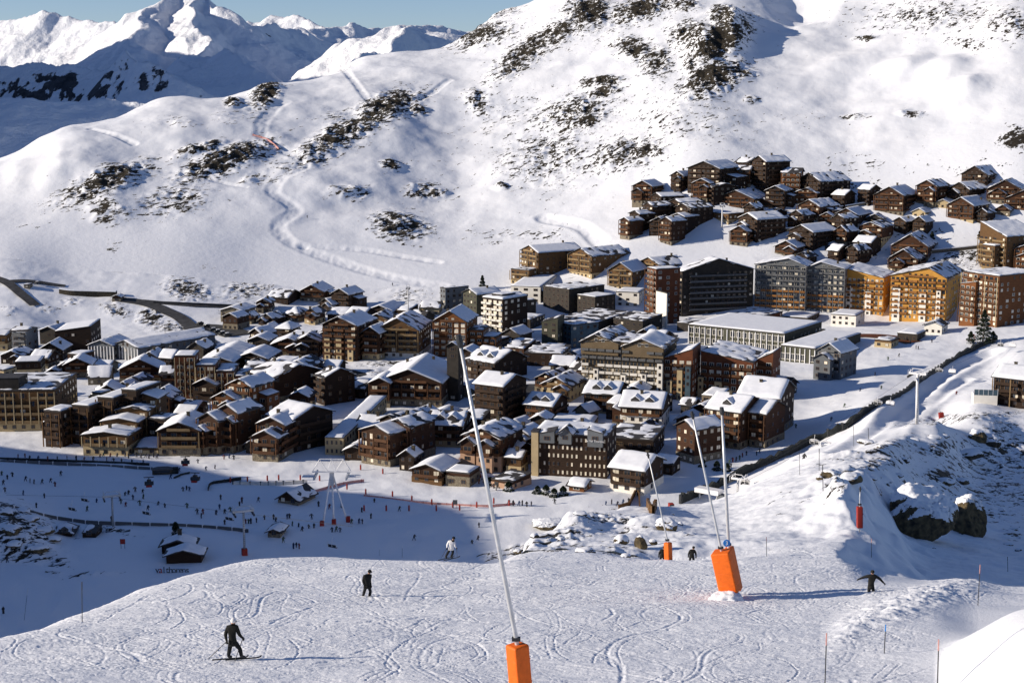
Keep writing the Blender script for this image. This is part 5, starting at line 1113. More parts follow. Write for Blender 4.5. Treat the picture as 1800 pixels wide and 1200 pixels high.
# ---------------------------------------------------------------- piste marker poles
def marker(ut, vt, ub, vb, label, dmin=30, r=.025, tip='netr', group=None, D=None):
    p = hit(ub, vb, dmin) if D is None else P(ub, vb, D); t = P(ut, vt, p.y)-p; root = empty('marker_pole', p); tag(root, label, 'marker pole', group)
    mb = MB(); mb.tube([(0,0,-.4), tuple(t*.78)], r, 6); mb.build('pole', M['darkm'], root)
    mb = MB(); mb.tube([tuple(t*.78), tuple(t)], r*1.25, 6); mb.build('tip', M[tip], root); return root
marker(1453,1112,1450,1208,'thin marker pole with orange tip, left of three at the bottom right',D=60)
marker(1557,1097,1554,1150,'thin blue grey marker pole standing in the churned snow at the bottom right',tip='blue')
marker(1650,1123,1648,1212,'thin marker pole with orange tip on the sunlit bank at the bottom right',D=59)
marker(1723,992,1719,1062,'marker pole with orange tip at the edge of the shaded hollow')
marker(144,1022,144,1088,'dark thin marker pole on the left shoulder of the piste, right of a white one',tip='darkm')
marker(49,1033,42,1090,'white tilted marker pole at the far left edge of the piste',tip='whitem',r=.035)
marker(707,958,707,980,'pale short marker pole on the piste crest, taller of two',tip='whitem',r=.04)
marker(667,962,667,976,'pale short marker pole on the piste crest, shorter of two',tip='whitem')
marker(1347,943,1348,976,'faint marker pole on the sunlit slope right of the blue sign',dmin=110)
marker(1532,946,1532,978,'faint marker pole below the red cannon post',dmin=110)
marker(1771,978,1772,1008,'dark marker pole in the shaded hollow near the right edge',dmin=100,tip='darkm')
marker(1446,818,1447,862,'tall marker pole with a cross bar on the sunlit hill',dmin=150,r=.05,tip='darkm')
marker(1405,795,1406,833,'thin pole left of the cross barred pole on the sunlit hill',dmin=150,r=.04,tip='darkm')
marker(1500,748,1501,782,'thin pole on the sunlit hill right of the cross barred pole',dmin=200,r=.05,tip='darkm')
marker(1440,788,1440,826,'thin pole just above the cross barred pole',dmin=200,r=.05,tip='darkm')
marker(1526,752,1527,770,'short dark pole above the jagged outcrop',dmin=200,r=.07,tip='darkm')
# ---------------------------------------------------------------- lifts
def pylon(u, vb, vt, label, dmin, armpx, m='whitem', lean=(0, 0), yaw=0, r=.45, base=False, head='truss'):
    p = hit(u, vb, dmin); k = (p.y*CP-p.z*SP)/F; h_ = (vb-vt)*k*1.02; w_ = armpx*k/2; root = empty('lift_pylon', p, yaw); tag(root, label, 'lift pylon')
    q = MB(); q.tube([(0,0,-1),(lean[0]*.5,lean[1]*.5,h_*.5),(lean[0],lean[1],h_)], [r,r*.9,r*.75], 12); q.build('pole', M[m], root, True)
    q = MB(); x, y = lean; q.box(x-w_, x+w_, y-.3, y+.3, h_-.1, h_+.45); q.build('cross_arm', M[m], root)
    for s in (-1, 1):
        q = MB(); a = x+s*w_*.85; q.box(a-.14, a+.14, y-2.6, y+2.6, h_-.45, h_-.1)
        for j in range(6): q.tube([(a-.2, y-2.3+j*.92, h_-.5), (a+.2, y-2.3+j*.92, h_-.5)], .3, 10)
        q.build('wheel_train', M['darkm'], root)
        q = MB(); q.tube([(a,y-2.4,h_+1.3),(a,y+2.4,h_+1.3)], .06, 6)
        for j in (-2.3, 0, 2.3): q.tube([(a,y+j,h_-.3),(a,y+j,h_+1.3)], .05, 6)
        q.build('walkway_rail', M[m], root)
    q = MB(); q.tube([(x-w_,y,h_+.4),(x-w_*.5,y,h_+1.5),(x+w_*.5,y,h_+1.5),(x+w_,y,h_+.4)], .1, 6); q.build('lifting_frame', M[m], root)
    for j in range(0, int(h_), 2):
        pass
    q = MB()
    for j in range(int(h_/.6)): q.box(-.2, .2, -r-.12, -r-.06, .5+j*.6, .54+j*.6)
    q.box(-.24, -.2, -r-.14, -r-.04, 0, h_); q.box(.2, .24, -r-.14, -r-.04, 0, h_); q.build('ladder', M['darkm'], root)
    if base: rbox(1.5, 1.5, 2.0, .2, 'pad', 'redp', root)
    return p, h_, w_
pylon(1612, 747, 658, 'white chairlift pylon on the sunlit hill beside the dark net fence', 300, 30, lean=(-.5, 0), yaw=R(-30), r=.5)
pylon(199, 928, 872, 'dim chairlift pylon on the shaded valley floor, left of two', 340, 32, 'steel', r=.3, yaw=R(20))
pylon(430, 976, 898, 'dim chairlift pylon with red pad at its foot, right of two on the shaded floor', 330, 38, 'steel', r=.32, yaw=R(20), base=True)
pylon(1297, 872, 842, 'white lower pylon of the chairlift beside the lower station', 430, 26, r=.4, yaw=R(-30))
pylon(1269, 400, 362, 'white lift mast among the hillside chalets', 800, 8, r=.5)
pylon(718, 575, 506, 'tall thin mast in the village centre', 500, 6, r=.3)
pylon(185, 630, 600, 'thin mast between brown chalets left of the ribbed terrace block', 500, 6, r=.25)
# tripod tower
p = hit(585, 920, 340); k = (p.y*CP-p.z*SP)/F; root = empty('tripod_lift_tower', p); tag(root, 'white tripod lift tower with a lattice head, half in sun on the valley floor', 'lift tower')
Ht = 85*k
for (ub, vb, dy) in ((566, 925, -2), (587, 922, 5), (612, 917, 1)):
    a = hit(ub, vb, 340)-p; a.z = gz((p+a).x, (p+a).y)-p.z
    q = MB(); q.tube([tuple(a+Vector((0,0,-1))), tuple(Vector(((ub-588)*k*.12, dy*.1, Ht)))], [.30, .24], 12); lg = q.build('leg', M['whitem'], root, True)
    r_ = rbox(1.2, 1.2, 1.7, .2, 'pad', 'redp', lg); r_.location = a
q = MB(); q.box(-.6, .6, -.6, .6, Ht-2.4, Ht+1.2); q.build('head_block', M['steel'], root)
q = MB(); q.box(-5.6, 5.6, -.22, .22, Ht+1.3, Ht+1.65); q.tube([(-5.4,0,Ht+1.8),(-3.4,0,Ht+5.2),(-1.2,0,Ht+1.8),(0,0,Ht+5.4),(1.2,0,Ht+1.8),(3.4,0,Ht+5.2),(5.4,0,Ht+1.8)], .17, 6); q.tube([(-3.4,0,Ht+5.2),(3.4,0,Ht+5.2)], .15, 6); q.build('lattice_head', M['whitem'], root)
for s in (-1, 1):
    q = MB(); a = s*4.6; q.box(a-.2, a+.2, -4.4, 4.4, Ht+.5, Ht+1.0)
    for j in range(9): q.tube([(a-.25, -4+j, Ht+.4), (a+.25, -4+j, Ht+.4)], .36, 10)
    q.build('wheel_train', M['steel'], root)
    q = MB(); q.box(s*6.6-1.8, s*6.6+1.8, -1.2, 1.2, Ht+.1, Ht+.25); q.tube([(s*6.6-1.8,-1.2,Ht+1.2),(s*6.6+1.8,-1.2,Ht+1.2)], .06, 6)
    for j in (-1.8, 0, 1.8): q.tube([(s*6.6+j,-1.2,Ht+.2),(s*6.6+j,-1.2,Ht+1.2)], .05, 6)
    q.build('platform', M['whitem'], root)
# chairs with wind covers
def make_chair(name, label, group, bub):
    root = empty(name, (0,0,0)); tag(root, label, 'chairlift chair', group)
    q = MB(); q.box(-1.35, 1.35, -.3, .28, -.06, .06); q.build('seat', M['darkm'], root)
    q = MB(); q.box(-1.35, 1.35, .26, .34, .06, .75); q.build('backrest', M['darkm'], root)
    q = MB(); q.tube([(0,.35,.1),(0,.55,1.2),(0,.2,2.2),(0,.0,2.9)], .06, 8); q.build('hanger', M['whitem'], root)
    q = MB(); q.tube([(-1.3,.3,.1),(-1.4,.45,.9),(-1.0,.5,1.5),(0,.5,1.6),(1.0,.5,1.5),(1.4,.45,.9),(1.3,.3,.1)], .06, 8); q.build('frame', M['whitem'], root)
    q = MB(); q.tube([(-1.2,-.3,-.1),(-1.2,-.6,-.5),(1.2,-.6,-.5),(1.2,-.3,-.1)], .03, 6); q.build('footrest', M['whitem'], root)
    if bub:
        q = MB(); n = 9; pr = None
        for i in range(n):
            a = -.2+i/(n-1)*2.0; row = [(x, .45-1.05*math.sin(a)*(.93 if abs(x) > 1 else 1), .45+1.0*math.cos(a)*(.9 if abs(x) > 1 else 1)) for x in (-1.45, -.9, 0, .9, 1.45)]
            if pr:
                for j in range(4): q.quad(pr[j], pr[j+1], row[j+1], row[j]); q.quad(*[(x, y*.97-.0, z-.03) for x, y, z in (row[j], row[j+1], pr[j+1], pr[j])])
            pr = row
        q.build('wind_cover', M['whitem'], root, True)
    return root
ch0 = None
for i, (u, v) in enumerate([(1759,608),(1780,609),(1651,653),(1674,655),(1543,710),(1565,712),(1432,780),(1452,785),(1310,850),(1334,855)]):
    lab = 'white covered chair of the chairlift beside the dark net fence'
    D = hit(u, v+22, 430).y; pos = P(u, v, D)
    if ch0 is None: c = ch0 = make_chair('lift_chair', lab, 'covered chairs of the piste chairlift', True)
    else: c = copy_tree(ch0)
    c.location = pos; c.rotation_euler = (0, 0, R(-32) if i % 2 else R(148))
ch1 = None
for i, (u, v) in enumerate([(128,896),(258,903),(404,913),(150,880),(585,961)]):
    lab = 'dark open chair hanging over the shaded valley floor'
    D = hit(u, v+30, 330).y; pos = P(u, v, D)
    if ch1 is None: c = ch1 = make_chair('lift_chair', lab, 'open chairs over the shaded valley floor', False)
    else: c = copy_tree(ch1)
    c.location = pos; c.rotation_euler = (0, 0, R(150))
def cable(pts, label, r=.035):
    mb = MB(); mb.tube(pts, r, 5); tag(mb.build('lift_cable', M['darkm']), label, 'cable')
def over(u, v, dmin, dv): D = hit(u, v+dv, dmin).y; return P(u, v, D)
cable([over(1752,596,430,22), over(1650,641,430,22), P(1598,662,hit(1612,747,300).y), over(1543,698,430,22), over(1432,768,430,22), over(1290,846,430,22)], 'left cable of the piste chairlift above the net fence')
cable([over(1776,597,430,22), over(1674,643,430,22), P(1622,662,hit(1612,747,300).y), over(1565,700,430,22), over(1452,773,430,22), over(1306,848,430,22)], 'right cable of the piste chairlift above the sunlit slope')
cable([P(-60,868,hit(199,928,340).y+30), P(185,873,hit(199,928,340).y), P(412,900,hit(430,976,330).y), P(620,925,260)], 'thin cable of the shaded valley chairlift')
# gondola cabins
def gondola(u, v, label, yaw):
    D = hit(u, v+30, 360).y; root = empty('gondola_cabin', P(u, v, D), yaw); tag(root, label, 'gondola', 'gondola cabins over the shaded snow')
    bm = bmesh.new(); bmesh.ops.create_cube(bm, size=2); bmesh.ops.bevel(bm, geom=list(bm.edges), offset=.55, segments=4, affect='EDGES')
    for q in bm.verts: q.co = Vector((q.co.x*1.35, q.co.y*1.2, q.co.z*1.15*(1 if q.co.z > 0 else .95)))
    for f in bm.faces: f.smooth = True
    me = bpy.data.meshes.new('cabin'); bm.to_mesh(me); bm.free(); me.materials.append(M['darkm']); link('cabin', me, root)
    q = MB(); q.box(-1.1, 1.1, -1.215, -1.19, -.1, .75); q.build('window', M['glass'], root); q = MB(); q.box(1.33, 1.37, -.8, .8, -.1, .75); q.build('window', M['glass'], root)
    q = MB(); q.box(-1.4, 1.4, -.1, .1, 1.75, 1.9); q.box(-.12, .12, -.1, .1, 1.1, 1.9); q.box(-1.6, 1.6, -.12, .12, 1.9, 2.0); q.build('hanger', M['darkm'], root)
    q = MB(); q.box(-.9, .9, -1.3, -1.2, -.95, -.3); q.build('ski_rack', M['redp'], root); return root
gondola(262, 849, 'dark round gondola cabin, left of two over the shaded snow', .2)
gondola(343, 841, 'dark gondola cabin with a bright glint, right of two over the shaded snow', -.1)
gondola(326, 812, 'dark gondola cabin high up before the brown lodge row', .1)
# lower station, groomer
p = hit(1245, 878, 430); root = empty('lift_station', p, R(-35)); tag(root, 'low grey lower station of the chairlift at the foot of the dark fence', 'lift station')
q = MB(); q.box(-4, 4, -1.6, 1.6, 2.2, 3.6); q.build('canopy', M['whitem'], root)
for a in (-3, 3): q = MB(); q.tube([(a,0,-.5),(a,0,2.2)], .3, 8); q.build('leg', M['steel'], root)
q = MB(); q.tube([(-3.2,0,1.9),(-3.2,0,2.2)], 1.6, 20); q.build('bull_wheel', M['darkm'], root); q = MB(); q.box(3.5, 5.5, -1.2, 1.2, 0, 2.4); q.build('control_cabin', M['gy'], root)
p = hit(1176, 899, 400); root = empty('snow_groomer', p, R(10)); tag(root, 'red snow groomer parked on the snow near the lower lift station', 'snow groomer')
for s in (-1, 1):
    q = MB(); q.prism([(-1.9,.1),(1.9,.1),(2.3,.5),(1.9,.9),(-1.9,.9),(-2.3,.5)], s*1.2-.4, s*1.2+.4, 'y'); q.build('track', M['darkm'], root)
rbox(3.4, 1.5, .8, .12, 'body', 'redp', root).location = (-.2, 0, .7); rbox(1.5, 1.7, 1.3, .2, 'cab', 'redp', root).location = (.6, 0, 1.3)
q = MB(); q.box(1.36, 1.42, -.7, .7, 1.7, 2.4); q.box(0, 1.2, -.9, -.86, 1.7, 2.4); q.build('window', M['glass'], root)
q = MB(); q.prism([(2.3,.1),(2.9,.2),(2.7,1.1),(2.5,1.1)], -2.2, 2.2, 'y'); q.build('blade', M['steel'], root)
# red padded posts along the runs
post0 = None
for (u, v) in [(405,848),(435,847),(470,845),(490,844),(528,844),(562,845),(610,860),(643,869),(690,873),(724,881),(759,887),(640,898),(679,898),(719,898),(767,898),(796,892),(838,892),(835,830),(634,826),(673,833),(808,897),(868,885),(895,889)]:
    p = hit(u, v, 370)
    if post0 is None:
        post0 = empty('piste_post', p); tag(post0, 'dark red padded post standing in the rows on the lower snow field', 'padded post', 'padded posts on the lower snow field')
        q = MB(); q.tube([(0,0,-.3),(0,0,2.1)], .05, 6); q.build('pole', M['darkm'], post0); q = MB(); q.tube([(0,0,.1),(0,0,.2),(0,0,1.7),(0,0,1.8)], [.2,.26,.26,.2], 10); q.build('pad', M['redp'], post0)
    else: c = copy_tree(post0); c.location = p
# notice board
for (u, v, lab) in [(800, 893, 'small notice board on two legs at the sunlit snow front'), (216, 963, 'narrow sign board with a red panel left of the two joined huts')]:
    p = hit(u, v, 330); r = empty('notice_board', p); tag(r, lab, 'sign'); q = MB(); q.box(-.7, .7, -.05, .05, 1.2, 2.6); q.build('panel', M['railg' if u > 500 else 'redp'], r)
    for a in (-.5, .5): q = MB(); q.box(a-.05, a+.05, .05, .12, -.3, 2.6); q.build('leg', M['darkm'], r)
# standing letters and hotel signs
def text_mesh(s, size, ext, m):
    cu = bpy.data.curves.new('t', 'FONT'); cu.body = s; cu.size = size; cu.extrude = ext; cu.align_x = 'CENTER'
    to = bpy.data.objects.new('t', cu); COL.objects.link(to); dg = bpy.context.evaluated_depsgraph_get()
    me = bpy.data.meshes.new_from_object(to.evaluated_get(dg)); bpy.data.objects.remove(to); me.materials.clear(); me.materials.append(M[m]); return me
p = hit(303, 1006, 330); r = empty('letter_sign', p); tag(r, 'row of standing letters on the shaded snow below the two joined huts', 'sign')
x = -3.9
for i, chh in enumerate('valthorens'):
    lo = link('letter', text_mesh(chh, 2.3, .12, 'redp' if i == 1 else 'railg' if i > 4 else 'darkm'), r, (x, 0, 0)); lo.rotation_euler = (math.pi/2, 0, 0); x += .87
hs = {o.name.split('.')[0]: o for o in BL}
def hsign(host, s, lx, lz, size, ly=-.25, m='whitem'):
    o = link('sign_lettering', text_mesh(s, size, .05, m), host, (lx, ly, lz)); o.rotation_euler = (math.pi/2, 0, 0)
k = ch_['_m']; hsign(ch_, 'le Val Thorens', -19*k, 67*k, .95, -1.75); 
wing = [o for o in BL if 'wing right of the curved hotel' in o['label']][0]; k = wing['_m']; hsign(wing, 'Le Bistrot', -62*k, 27*k, .75, -.15, 'railc'); hsign(wing, 'des Balcons', -60*k, 23*k, .65, -.15, 'railc')
# terrace of the restaurant on the right and of the snow front
p = hit(1752, 712, 340); r = empty('sun_terrace', p, R(-10)); tag(r, 'cream walled sun terrace with glass screens beside the right edge restaurant', 'terrace')
kk = (p.y*CP-p.z*SP)/F
q = MB(); q.box(-40*kk, 0, -1, 5, -3, 18*kk); q.build('wall', M['wh'], r)
q = MB(); q.box(-40*kk, 0, -1.0, -.9, 18*kk+.02, 28*kk); q.build('glass_screen', M['bl'], r)
for j in range(6): q = MB(); q.box(-40*kk+j*8*kk-.05, -40*kk+j*8*kk+.05, -1.06, -.84, 18*kk+.02, 30*kk); q.build('post', M['whitem'], r)
q = MB(); q.box(-40*kk, 0, -.6, 4.8, 18*kk+.02, 18*kk+.25); q.build('floor_snow', M['snow'], r)
for (u, v) in [(845,845),(858,850),(872,848),(886,856),(840,838)]:
    p = hit(u, v, 430); r = empty('parasol', p); tag(r, 'closed dark parasol on the snow front terrace', 'parasol', 'parasols on the snow front terrace')
    q = MB(); q.tube([(0,0,0),(0,0,2.6)], .04, 6); q.build('pole', M['whitem'], r); q = MB(); q.tube([(0,0,1.0),(0,0,1.5),(0,0,2.7)], [.16,.24,.04], 8); q.build('canopy', M['canvas'], r)
# parked cars by the road
car0 = None
for i, (u, v) in enumerate([(376,583),(384,586),(392,589),(400,592),(362,577),(352,572),(908,700),(66,501)]+[(872,600),(884,601),(897,603),(946,607),(960,607),(974,606),(1030,600),(1044,598),(1058,596),(1112,589),(1126,589),(1150,590),(1164,590)]):
    p = hit(u, v, 450)+Vector((0, 0, .5 if i != 6 else .15)); lab = ['dark parked car in the row on the car park left of the upper chalet cluster']*6+['pale car driving down the blue shaded lane in the village','dark car on the road at the far left','dark car parked along the grey road above the long flat gallery']
    if car0 is None:
        car0 = empty('parked_car', p, R(25)); rbox(4.2, 1.75, .75, .22, 'body', 'darkm', car0).location = (0, 0, .35); rbox(2.3, 1.55, .6, .22, 'cabin', 'glass', car0).location = (-.1, 0, 1.05)
        for a in (-1.3, 1.3):
            for b_ in (-.85, .85): q = MB(); q.tube([(a,b_-.1,.33),(a,b_+.1,.33)], .33, 12); q.build('wheel', M['net'], car0)
        q = MB(); q.box(-1.0, .8, -.7, .7, 1.64, 1.75); q.build('roof_snow', M['snow'], car0); c = car0
    else: c = copy_tree(car0); c.location = p; c.rotation_euler = (0, 0, R(25+7*i))
    tag(c, lab[min(i, 8)], 'car')
    if 'group' in c: del c['group']
    if i < 6: c['group'] = 'cars parked on the car park'
    elif i > 7: c['group'] = 'cars along the dark village road'
# ---------------------------------------------------------------- people
EDG = [('pel','abd'),('abd','che'),('che','nec'),('nec','hea'),('hea','top'),('che','shl'),('shl','ell'),('ell','hal'),('che','shr'),('shr','elr'),('elr','har'),('pel','hil'),('hil','knl'),('knl','anl'),('anl','tol'),('pel','hir'),('hir','knr'),('knr','anr'),('anr','tor')]
RAD = dict(pel=.205, abd=.225, che=.255, nec=.075, hea=.105, top=.085, shl=.125, shr=.125, ell=.095, elr=.095, hal=.052, har=.052, hil=.135, hir=.135, knl=.108, knr=.108, anl=.10, anr=.10, tol=.062, tor=.062)
def skin_mesh(J, bulk=1.0, sub=1):
    names = list(J); me = bpy.data.meshes.new('b'); me.from_pydata([tuple(J[n]) for n in names], [(names.index(a), names.index(b)) for a, b in EDG], [])
    ob = bpy.data.objects.new('b', me); COL.objects.link(ob); md = ob.modifiers.new('s', 'SKIN'); md.use_smooth_shade = True
    sv = me.skin_vertices[0].data
    for i, n in enumerate(names):
        r = RAD[n]*(bulk if n not in ('hea', 'top', 'nec', 'hal', 'har') else 1); sv[i].radius = (r, r*(.8 if n in ('pel', 'abd', 'che') else 1)); sv[i].use_root = (n == 'pel')
    sb = ob.modifiers.new('u', 'SUBSURF'); sb.levels = sb.render_levels = sub
    dg = bpy.context.evaluated_depsgraph_get(); m2 = bpy.data.meshes.new_from_object(ob.evaluated_get(dg)); bpy.data.objects.remove(ob)
    m2.polygons.foreach_set('use_smooth', [True]*len(m2.polygons)); return m2
def glove(parent, pos, direc, m):
    d = Vector(direc).normalized(); s = d.cross(Vector((0, 0, 1))).normalized() if abs(d.z) < .95 else Vector((1, 0, 0)); n = s.cross(d); q = MB(); p = Vector(pos)
    q.tube([p-d*.03, p+d*.03, p+d*.08], [.045, .055, .05], 8)
    for k, (o, L) in enumerate(((-.036, .06), (-.012, .075), (.012, .07), (.036, .055))):
        a = p+d*.07+s*o; q.tube([a, a+d*L*.55-n*.012, a+d*L*.75-n*.045, a+d*L*.5-n*.07], [.014, .014, .013, .011], 6)
    a = p+d*.02+s*.05; q.tube([a, a+d*.04+s*.025-n*.02, a+d*.07+s*.012-n*.045], [.016, .015, .012], 6)
    return q.build('glove', M[m], parent, True)
def skier(u0, v0, D, px, label, jk, tr, helm, ski_dir, ski_len=1.7, poles=(), scarf=None, face=1, board=False, ground=None):
    base = P(u0, v0, D) if ground is None else ground
    J = {n: P(a[0], a[1], D)-P(u0, v0, D)+Vector((0, a[2] if len(a) > 2 else 0, 0)) for n, a in px.items()}
    sd = Vector((math.cos(ski_dir), math.sin(ski_dir), 0))
    for s in 'lr': J['to'+s] = J['an'+s]+sd*.19+Vector((0, 0, -.04))
    me = skin_mesh(J, 1.0, 2); root = link('person', me, None, base); tag(root, label, 'person')
    me.materials.clear()
    for n in (jk, tr, 'skin', 'darkm'): me.materials.append(M[n])
    zp = J['pel'].z-.02; hd = J['hea']
    for f in me.polygons:
        c = f.center; i = 0 if c.z > zp else 1
        if (c-(hd+J['top'])*.5).length < .15: i = 2
        if min((c-J['anl']).length, (c-J['anr']).length) < .13 or min((c-J['tol']).length, (c-J['tor']).length) < .14: i = 3
        f.material_index = i
    hc = (hd+J['top'])*.5
    q = MB(); q.ell(hc+Vector((0, 0, .035)), (.135, .145, .125), 14, 9); q.build('helmet' if helm != 'black' else 'hat', M[helm], root, True)
    fd = Vector((sd.x*.8, sd.y*face, 0)).normalized(); sdv = Vector((-fd.y, fd.x, 0))
    q = MB(); q.tube([hc+fd*.118+sdv*-.07+Vector((0,0,.005)), hc+fd*.137+Vector((0,0,.005)), hc+fd*.118+sdv*.07+Vector((0,0,.005))], [.03, .04, .03], 8); q.build('goggles', M['gogg'], root, True)
    q = MB(); q.ell(hc+fd*.135+Vector((0,0,-.04)), (.018, .018, .024), 8, 6); q.build('nose', M['skin'], root, True)
    q = MB(); q.tube([hc+fd*.118-sdv*.028+Vector((0,0,-.075)), hc+fd*.122+sdv*.028+Vector((0,0,-.075))], .009, 6); q.build('mouth', M['hair'], root, True)
    q = MB(); q.tube([J['pel']+Vector((0,0,-.14)), J['pel']+Vector((0,0,.08))], [.235, .205], 12); q.build('jacket_hem', M[jk], root, True)
    if scarf: q = MB(); n_ = J['nec']; q.tube([n_+Vector((0,0,-.07)), n_, n_+Vector((0,0,.07))], [.16, .15, .12], 12); q.build('scarf', M[scarf], root, True)
    for s in 'lr':
        glove(root, J['ha'+s], J['ha'+s]-J['el'+s], 'black')
        if not board:
            a = J['an'+s]+Vector((0, 0, -.115)); q = MB(); L = ski_len
            q.tube([a-sd*L*.45, a+sd*L*.42, a+sd*L*.5+Vector((0,0,.03)), a+sd*L*.55+Vector((0,0,.10))], .035, 6); q.build('ski', M['darkm'], root)
    if board:
        a = (J['anl']+J['anr'])*.5+Vector((0, 0, -.12)); q = MB(); q.tube([a-sd*.8+Vector((0,0,.05)), a-sd*.7, a+sd*.7, a+sd*.8+Vector((0,0,.05))], [.06, .10, .10, .06], 8); q.build('board', M['darkm'], root)
    for s, (ut, vt, dy) in poles:
        e = P(ut, vt, D)-P(u0, v0, D)+Vector((0, dy, 0)); h_ = J['ha'+s]; q = MB(); q.tube([h_+(h_-e).normalized()*.08, h_, e], [.026, .02, .018], 6); q.build('ski_pole', M['darkm'], root)
    return root
skier(410,1157,69,dict(pel=(409,1128),abd=(408,1117),che=(408,1105),nec=(409,1098),hea=(410,1094),top=(410,1089),shl=(400.5,1102),ell=(396.5,1114,-.05),hal=(400,1124,-.2),shr=(416.5,1102),elr=(420,1115,.05),har=(426,1123,.15),hil=(405.5,1129),knl=(404,1141,-.1),anl=(401.5,1153,.0),hir=(413,1129),knr=(421.5,1140,.05),anr=(424,1154.5,.1)),
 'skier in black with a white helmet, poles out, nearest on the piste','black','blackp','white_cloth',R(12),1.75,(('l',(367,1155,-.2)),('r',(413,1161,-.1))))
skier(644,1053,94,dict(pel=(645,1029),abd=(645,1022),che=(645.5,1014.5),nec=(648,1009),hea=(649.5,1006),top=(650.3,1003),shl=(640.5,1011.5,-.1),ell=(638.8,1020,-.12),hal=(641,1027.5,-.15),shr=(649.5,1012.5,.15),elr=(649.5,1021.5,.2),har=(652,1030,.1),hil=(643,1030),knl=(640.3,1039.5),anl=(637.8,1048.5),hir=(648,1030),knr=(651,1039.5,.1),anr=(648.7,1050.5,.05)),
 'snowboarder in dark clothes riding sideways in the middle of the piste','black','blackp','black',R(-8),1.6,(),None,1,True)
skier(790,982,118,dict(pel=(793,963),abd=(793.3,959),che=(793.8,954),nec=(796,949.5),hea=(797,947),top=(797.8,944.3),shl=(789,951.5),ell=(786.3,957,-.1),hal=(786,961.5,-.2),shr=(798.5,952.5),elr=(799.5,958,-.1),har=(802.3,962,-.1),hil=(791,964),knl=(787.3,971),anl=(783,978.8),hir=(795.5,964),knr=(796,971.3),anr=(792.8,979.3)),
 'skier in a white jacket and dark scarf on the piste crest','white_cloth','blackp','black',R(35),1.6,(('l',(776.5,977,-.3)),('r',(804,976,-.2))),'black')
skier(1531,1053,95,dict(pel=(1531,1030),abd=(1531,1023),che=(1532.5,1014.5),nec=(1533.3,1009.3),hea=(1533.6,1006.6),top=(1533.8,1003.8),shl=(1527,1011.8),ell=(1518.5,1014.8,.1),hal=(1510,1018.8,.15),shr=(1539.5,1012),elr=(1547,1017.4,.05),har=(1554.5,1025,0),hil=(1528.3,1031),knl=(1527.2,1040.3),anl=(1526.5,1050),hir=(1534.2,1031),knr=(1535.6,1040.3),anr=(1536.2,1051)),
 'person in black gliding with both arms stretched out on the right of the piste','black','blackp','black',R(80),1.6,())
def stand(u, D): return dict()
for (u, D, lab, sx) in [(1216, 128.5, 'dark skier half hidden behind the piste crest, right of the far orange pad', .6), (1164, 129, 'dark person partly hidden behind the far orange pad', .2)]:
    k = (D*1.03)/F; g = gp(u, D); vb = pix(g)[1]; f = lambda x, z, dy=0: (u+x/k, vb-z/k, dy)
    skier(u, vb, D, dict(pel=f(0,.92),abd=f(.02,1.1),che=f(.08,1.3),nec=f(.12,1.48),hea=f(.15,1.57),top=f(.17,1.69),shl=f(-.12,1.38),ell=f(-.26,1.14),hal=f(-.3,.9),shr=f(.26,1.36),elr=f(.36,1.12),har=f(.36,.9,-.2),hil=f(-.12,.88),knl=f(-.16,.5),anl=f(-.18,.12),hir=f(.12,.88),knr=f(.16,.5),anr=f(.18,.12)), lab, 'black','blackp','black',R(60),1.6,(),ground=g)
# far skiers: three poses share their meshes, the colour sits on the object
def far_mesh(dx, arm, lean):
    J = dict(pel=(0,0,.92),abd=(lean*.3,0,1.1),che=(lean*.6,0,1.32),nec=(lean,0,1.5),hea=(lean*1.1,0,1.58),top=(lean*1.15,0,1.72),shl=(lean*.7-.2,0,1.4),ell=(lean-.3-arm,.05,1.15),hal=(lean-.3-arm*1.6,-.1,.95),shr=(lean*.7+.2,0,1.4),elr=(lean+.3+arm,.05,1.15),har=(lean+.3+arm*1.6,-.1,.95),hil=(-.12,0,.88),knl=(-.14-dx,-.05,.5),anl=(-.15-dx*1.5,0,.1),tol=(-.05-dx*1.5,-.18,.05),hir=(.12,0,.88),knr=(.14+dx*.4,-.05,.5),anr=(.15+dx,0,.1),tor=(.22+dx,-.18,.05))
    me = skin_mesh({k: Vector(v) for k, v in J.items()}, 1.0, 0); me.materials.clear(); me.materials.append(M['jk0']); return me
FM = [far_mesh(0, 0, .02), far_mesh(.12, .12, .12), far_mesh(.05, .25, -.1), far_mesh(.2, .06, .2)]
rs = np.random.RandomState(5)
def crowd(pts, label, group, dmin=330, cols=(0,0,1,2,5,5,3,4)):
    for (u, v) in pts:
        o = link('person', FM[rs.randint(4)], None, hit(u, v, dmin)); o.rotation_euler = (0, 0, rs.uniform(-1.2, 1.2)); s = rs.uniform(.98, 1.16); o.scale = (s*.8, s*.8, s*.9)
        o.material_slots[0].link = 'OBJECT'; o.material_slots[0].material = M['jk%d' % cols[rs.randint(len(cols))]]
        tag(o, label, 'person', group)
crowd([(32,806),(44,804),(52,808),(67,809),(84,810),(101,809),(14,812),(118,808),(134,809),(148,810)], 'tiny skier waiting in the loose line left end of the covered conveyor', 'skiers by the conveyor, left')
crowd([(164,810),(176,805),(182,803),(188,811),(194,804),(200,812),(206,804),(214,814),(220,803),(226,805),(232,815),(240,803),(248,805),(252,816),(256,804),(262,806),(270,803),(276,806)], 'tiny skier in the crowd before the terraced cream hotel', 'skiers before the terraced hotel')
crowd([(45,845),(53,848),(60,850),(74,850),(89,848),(97,855),(107,836),(13,842),(6,852),(9,864),(3,836),(41,870),(78,875),(64,892),(22,838)], 'tiny skier on the open shaded snow at the left edge below the conveyor', 'skiers on the left shaded snow')
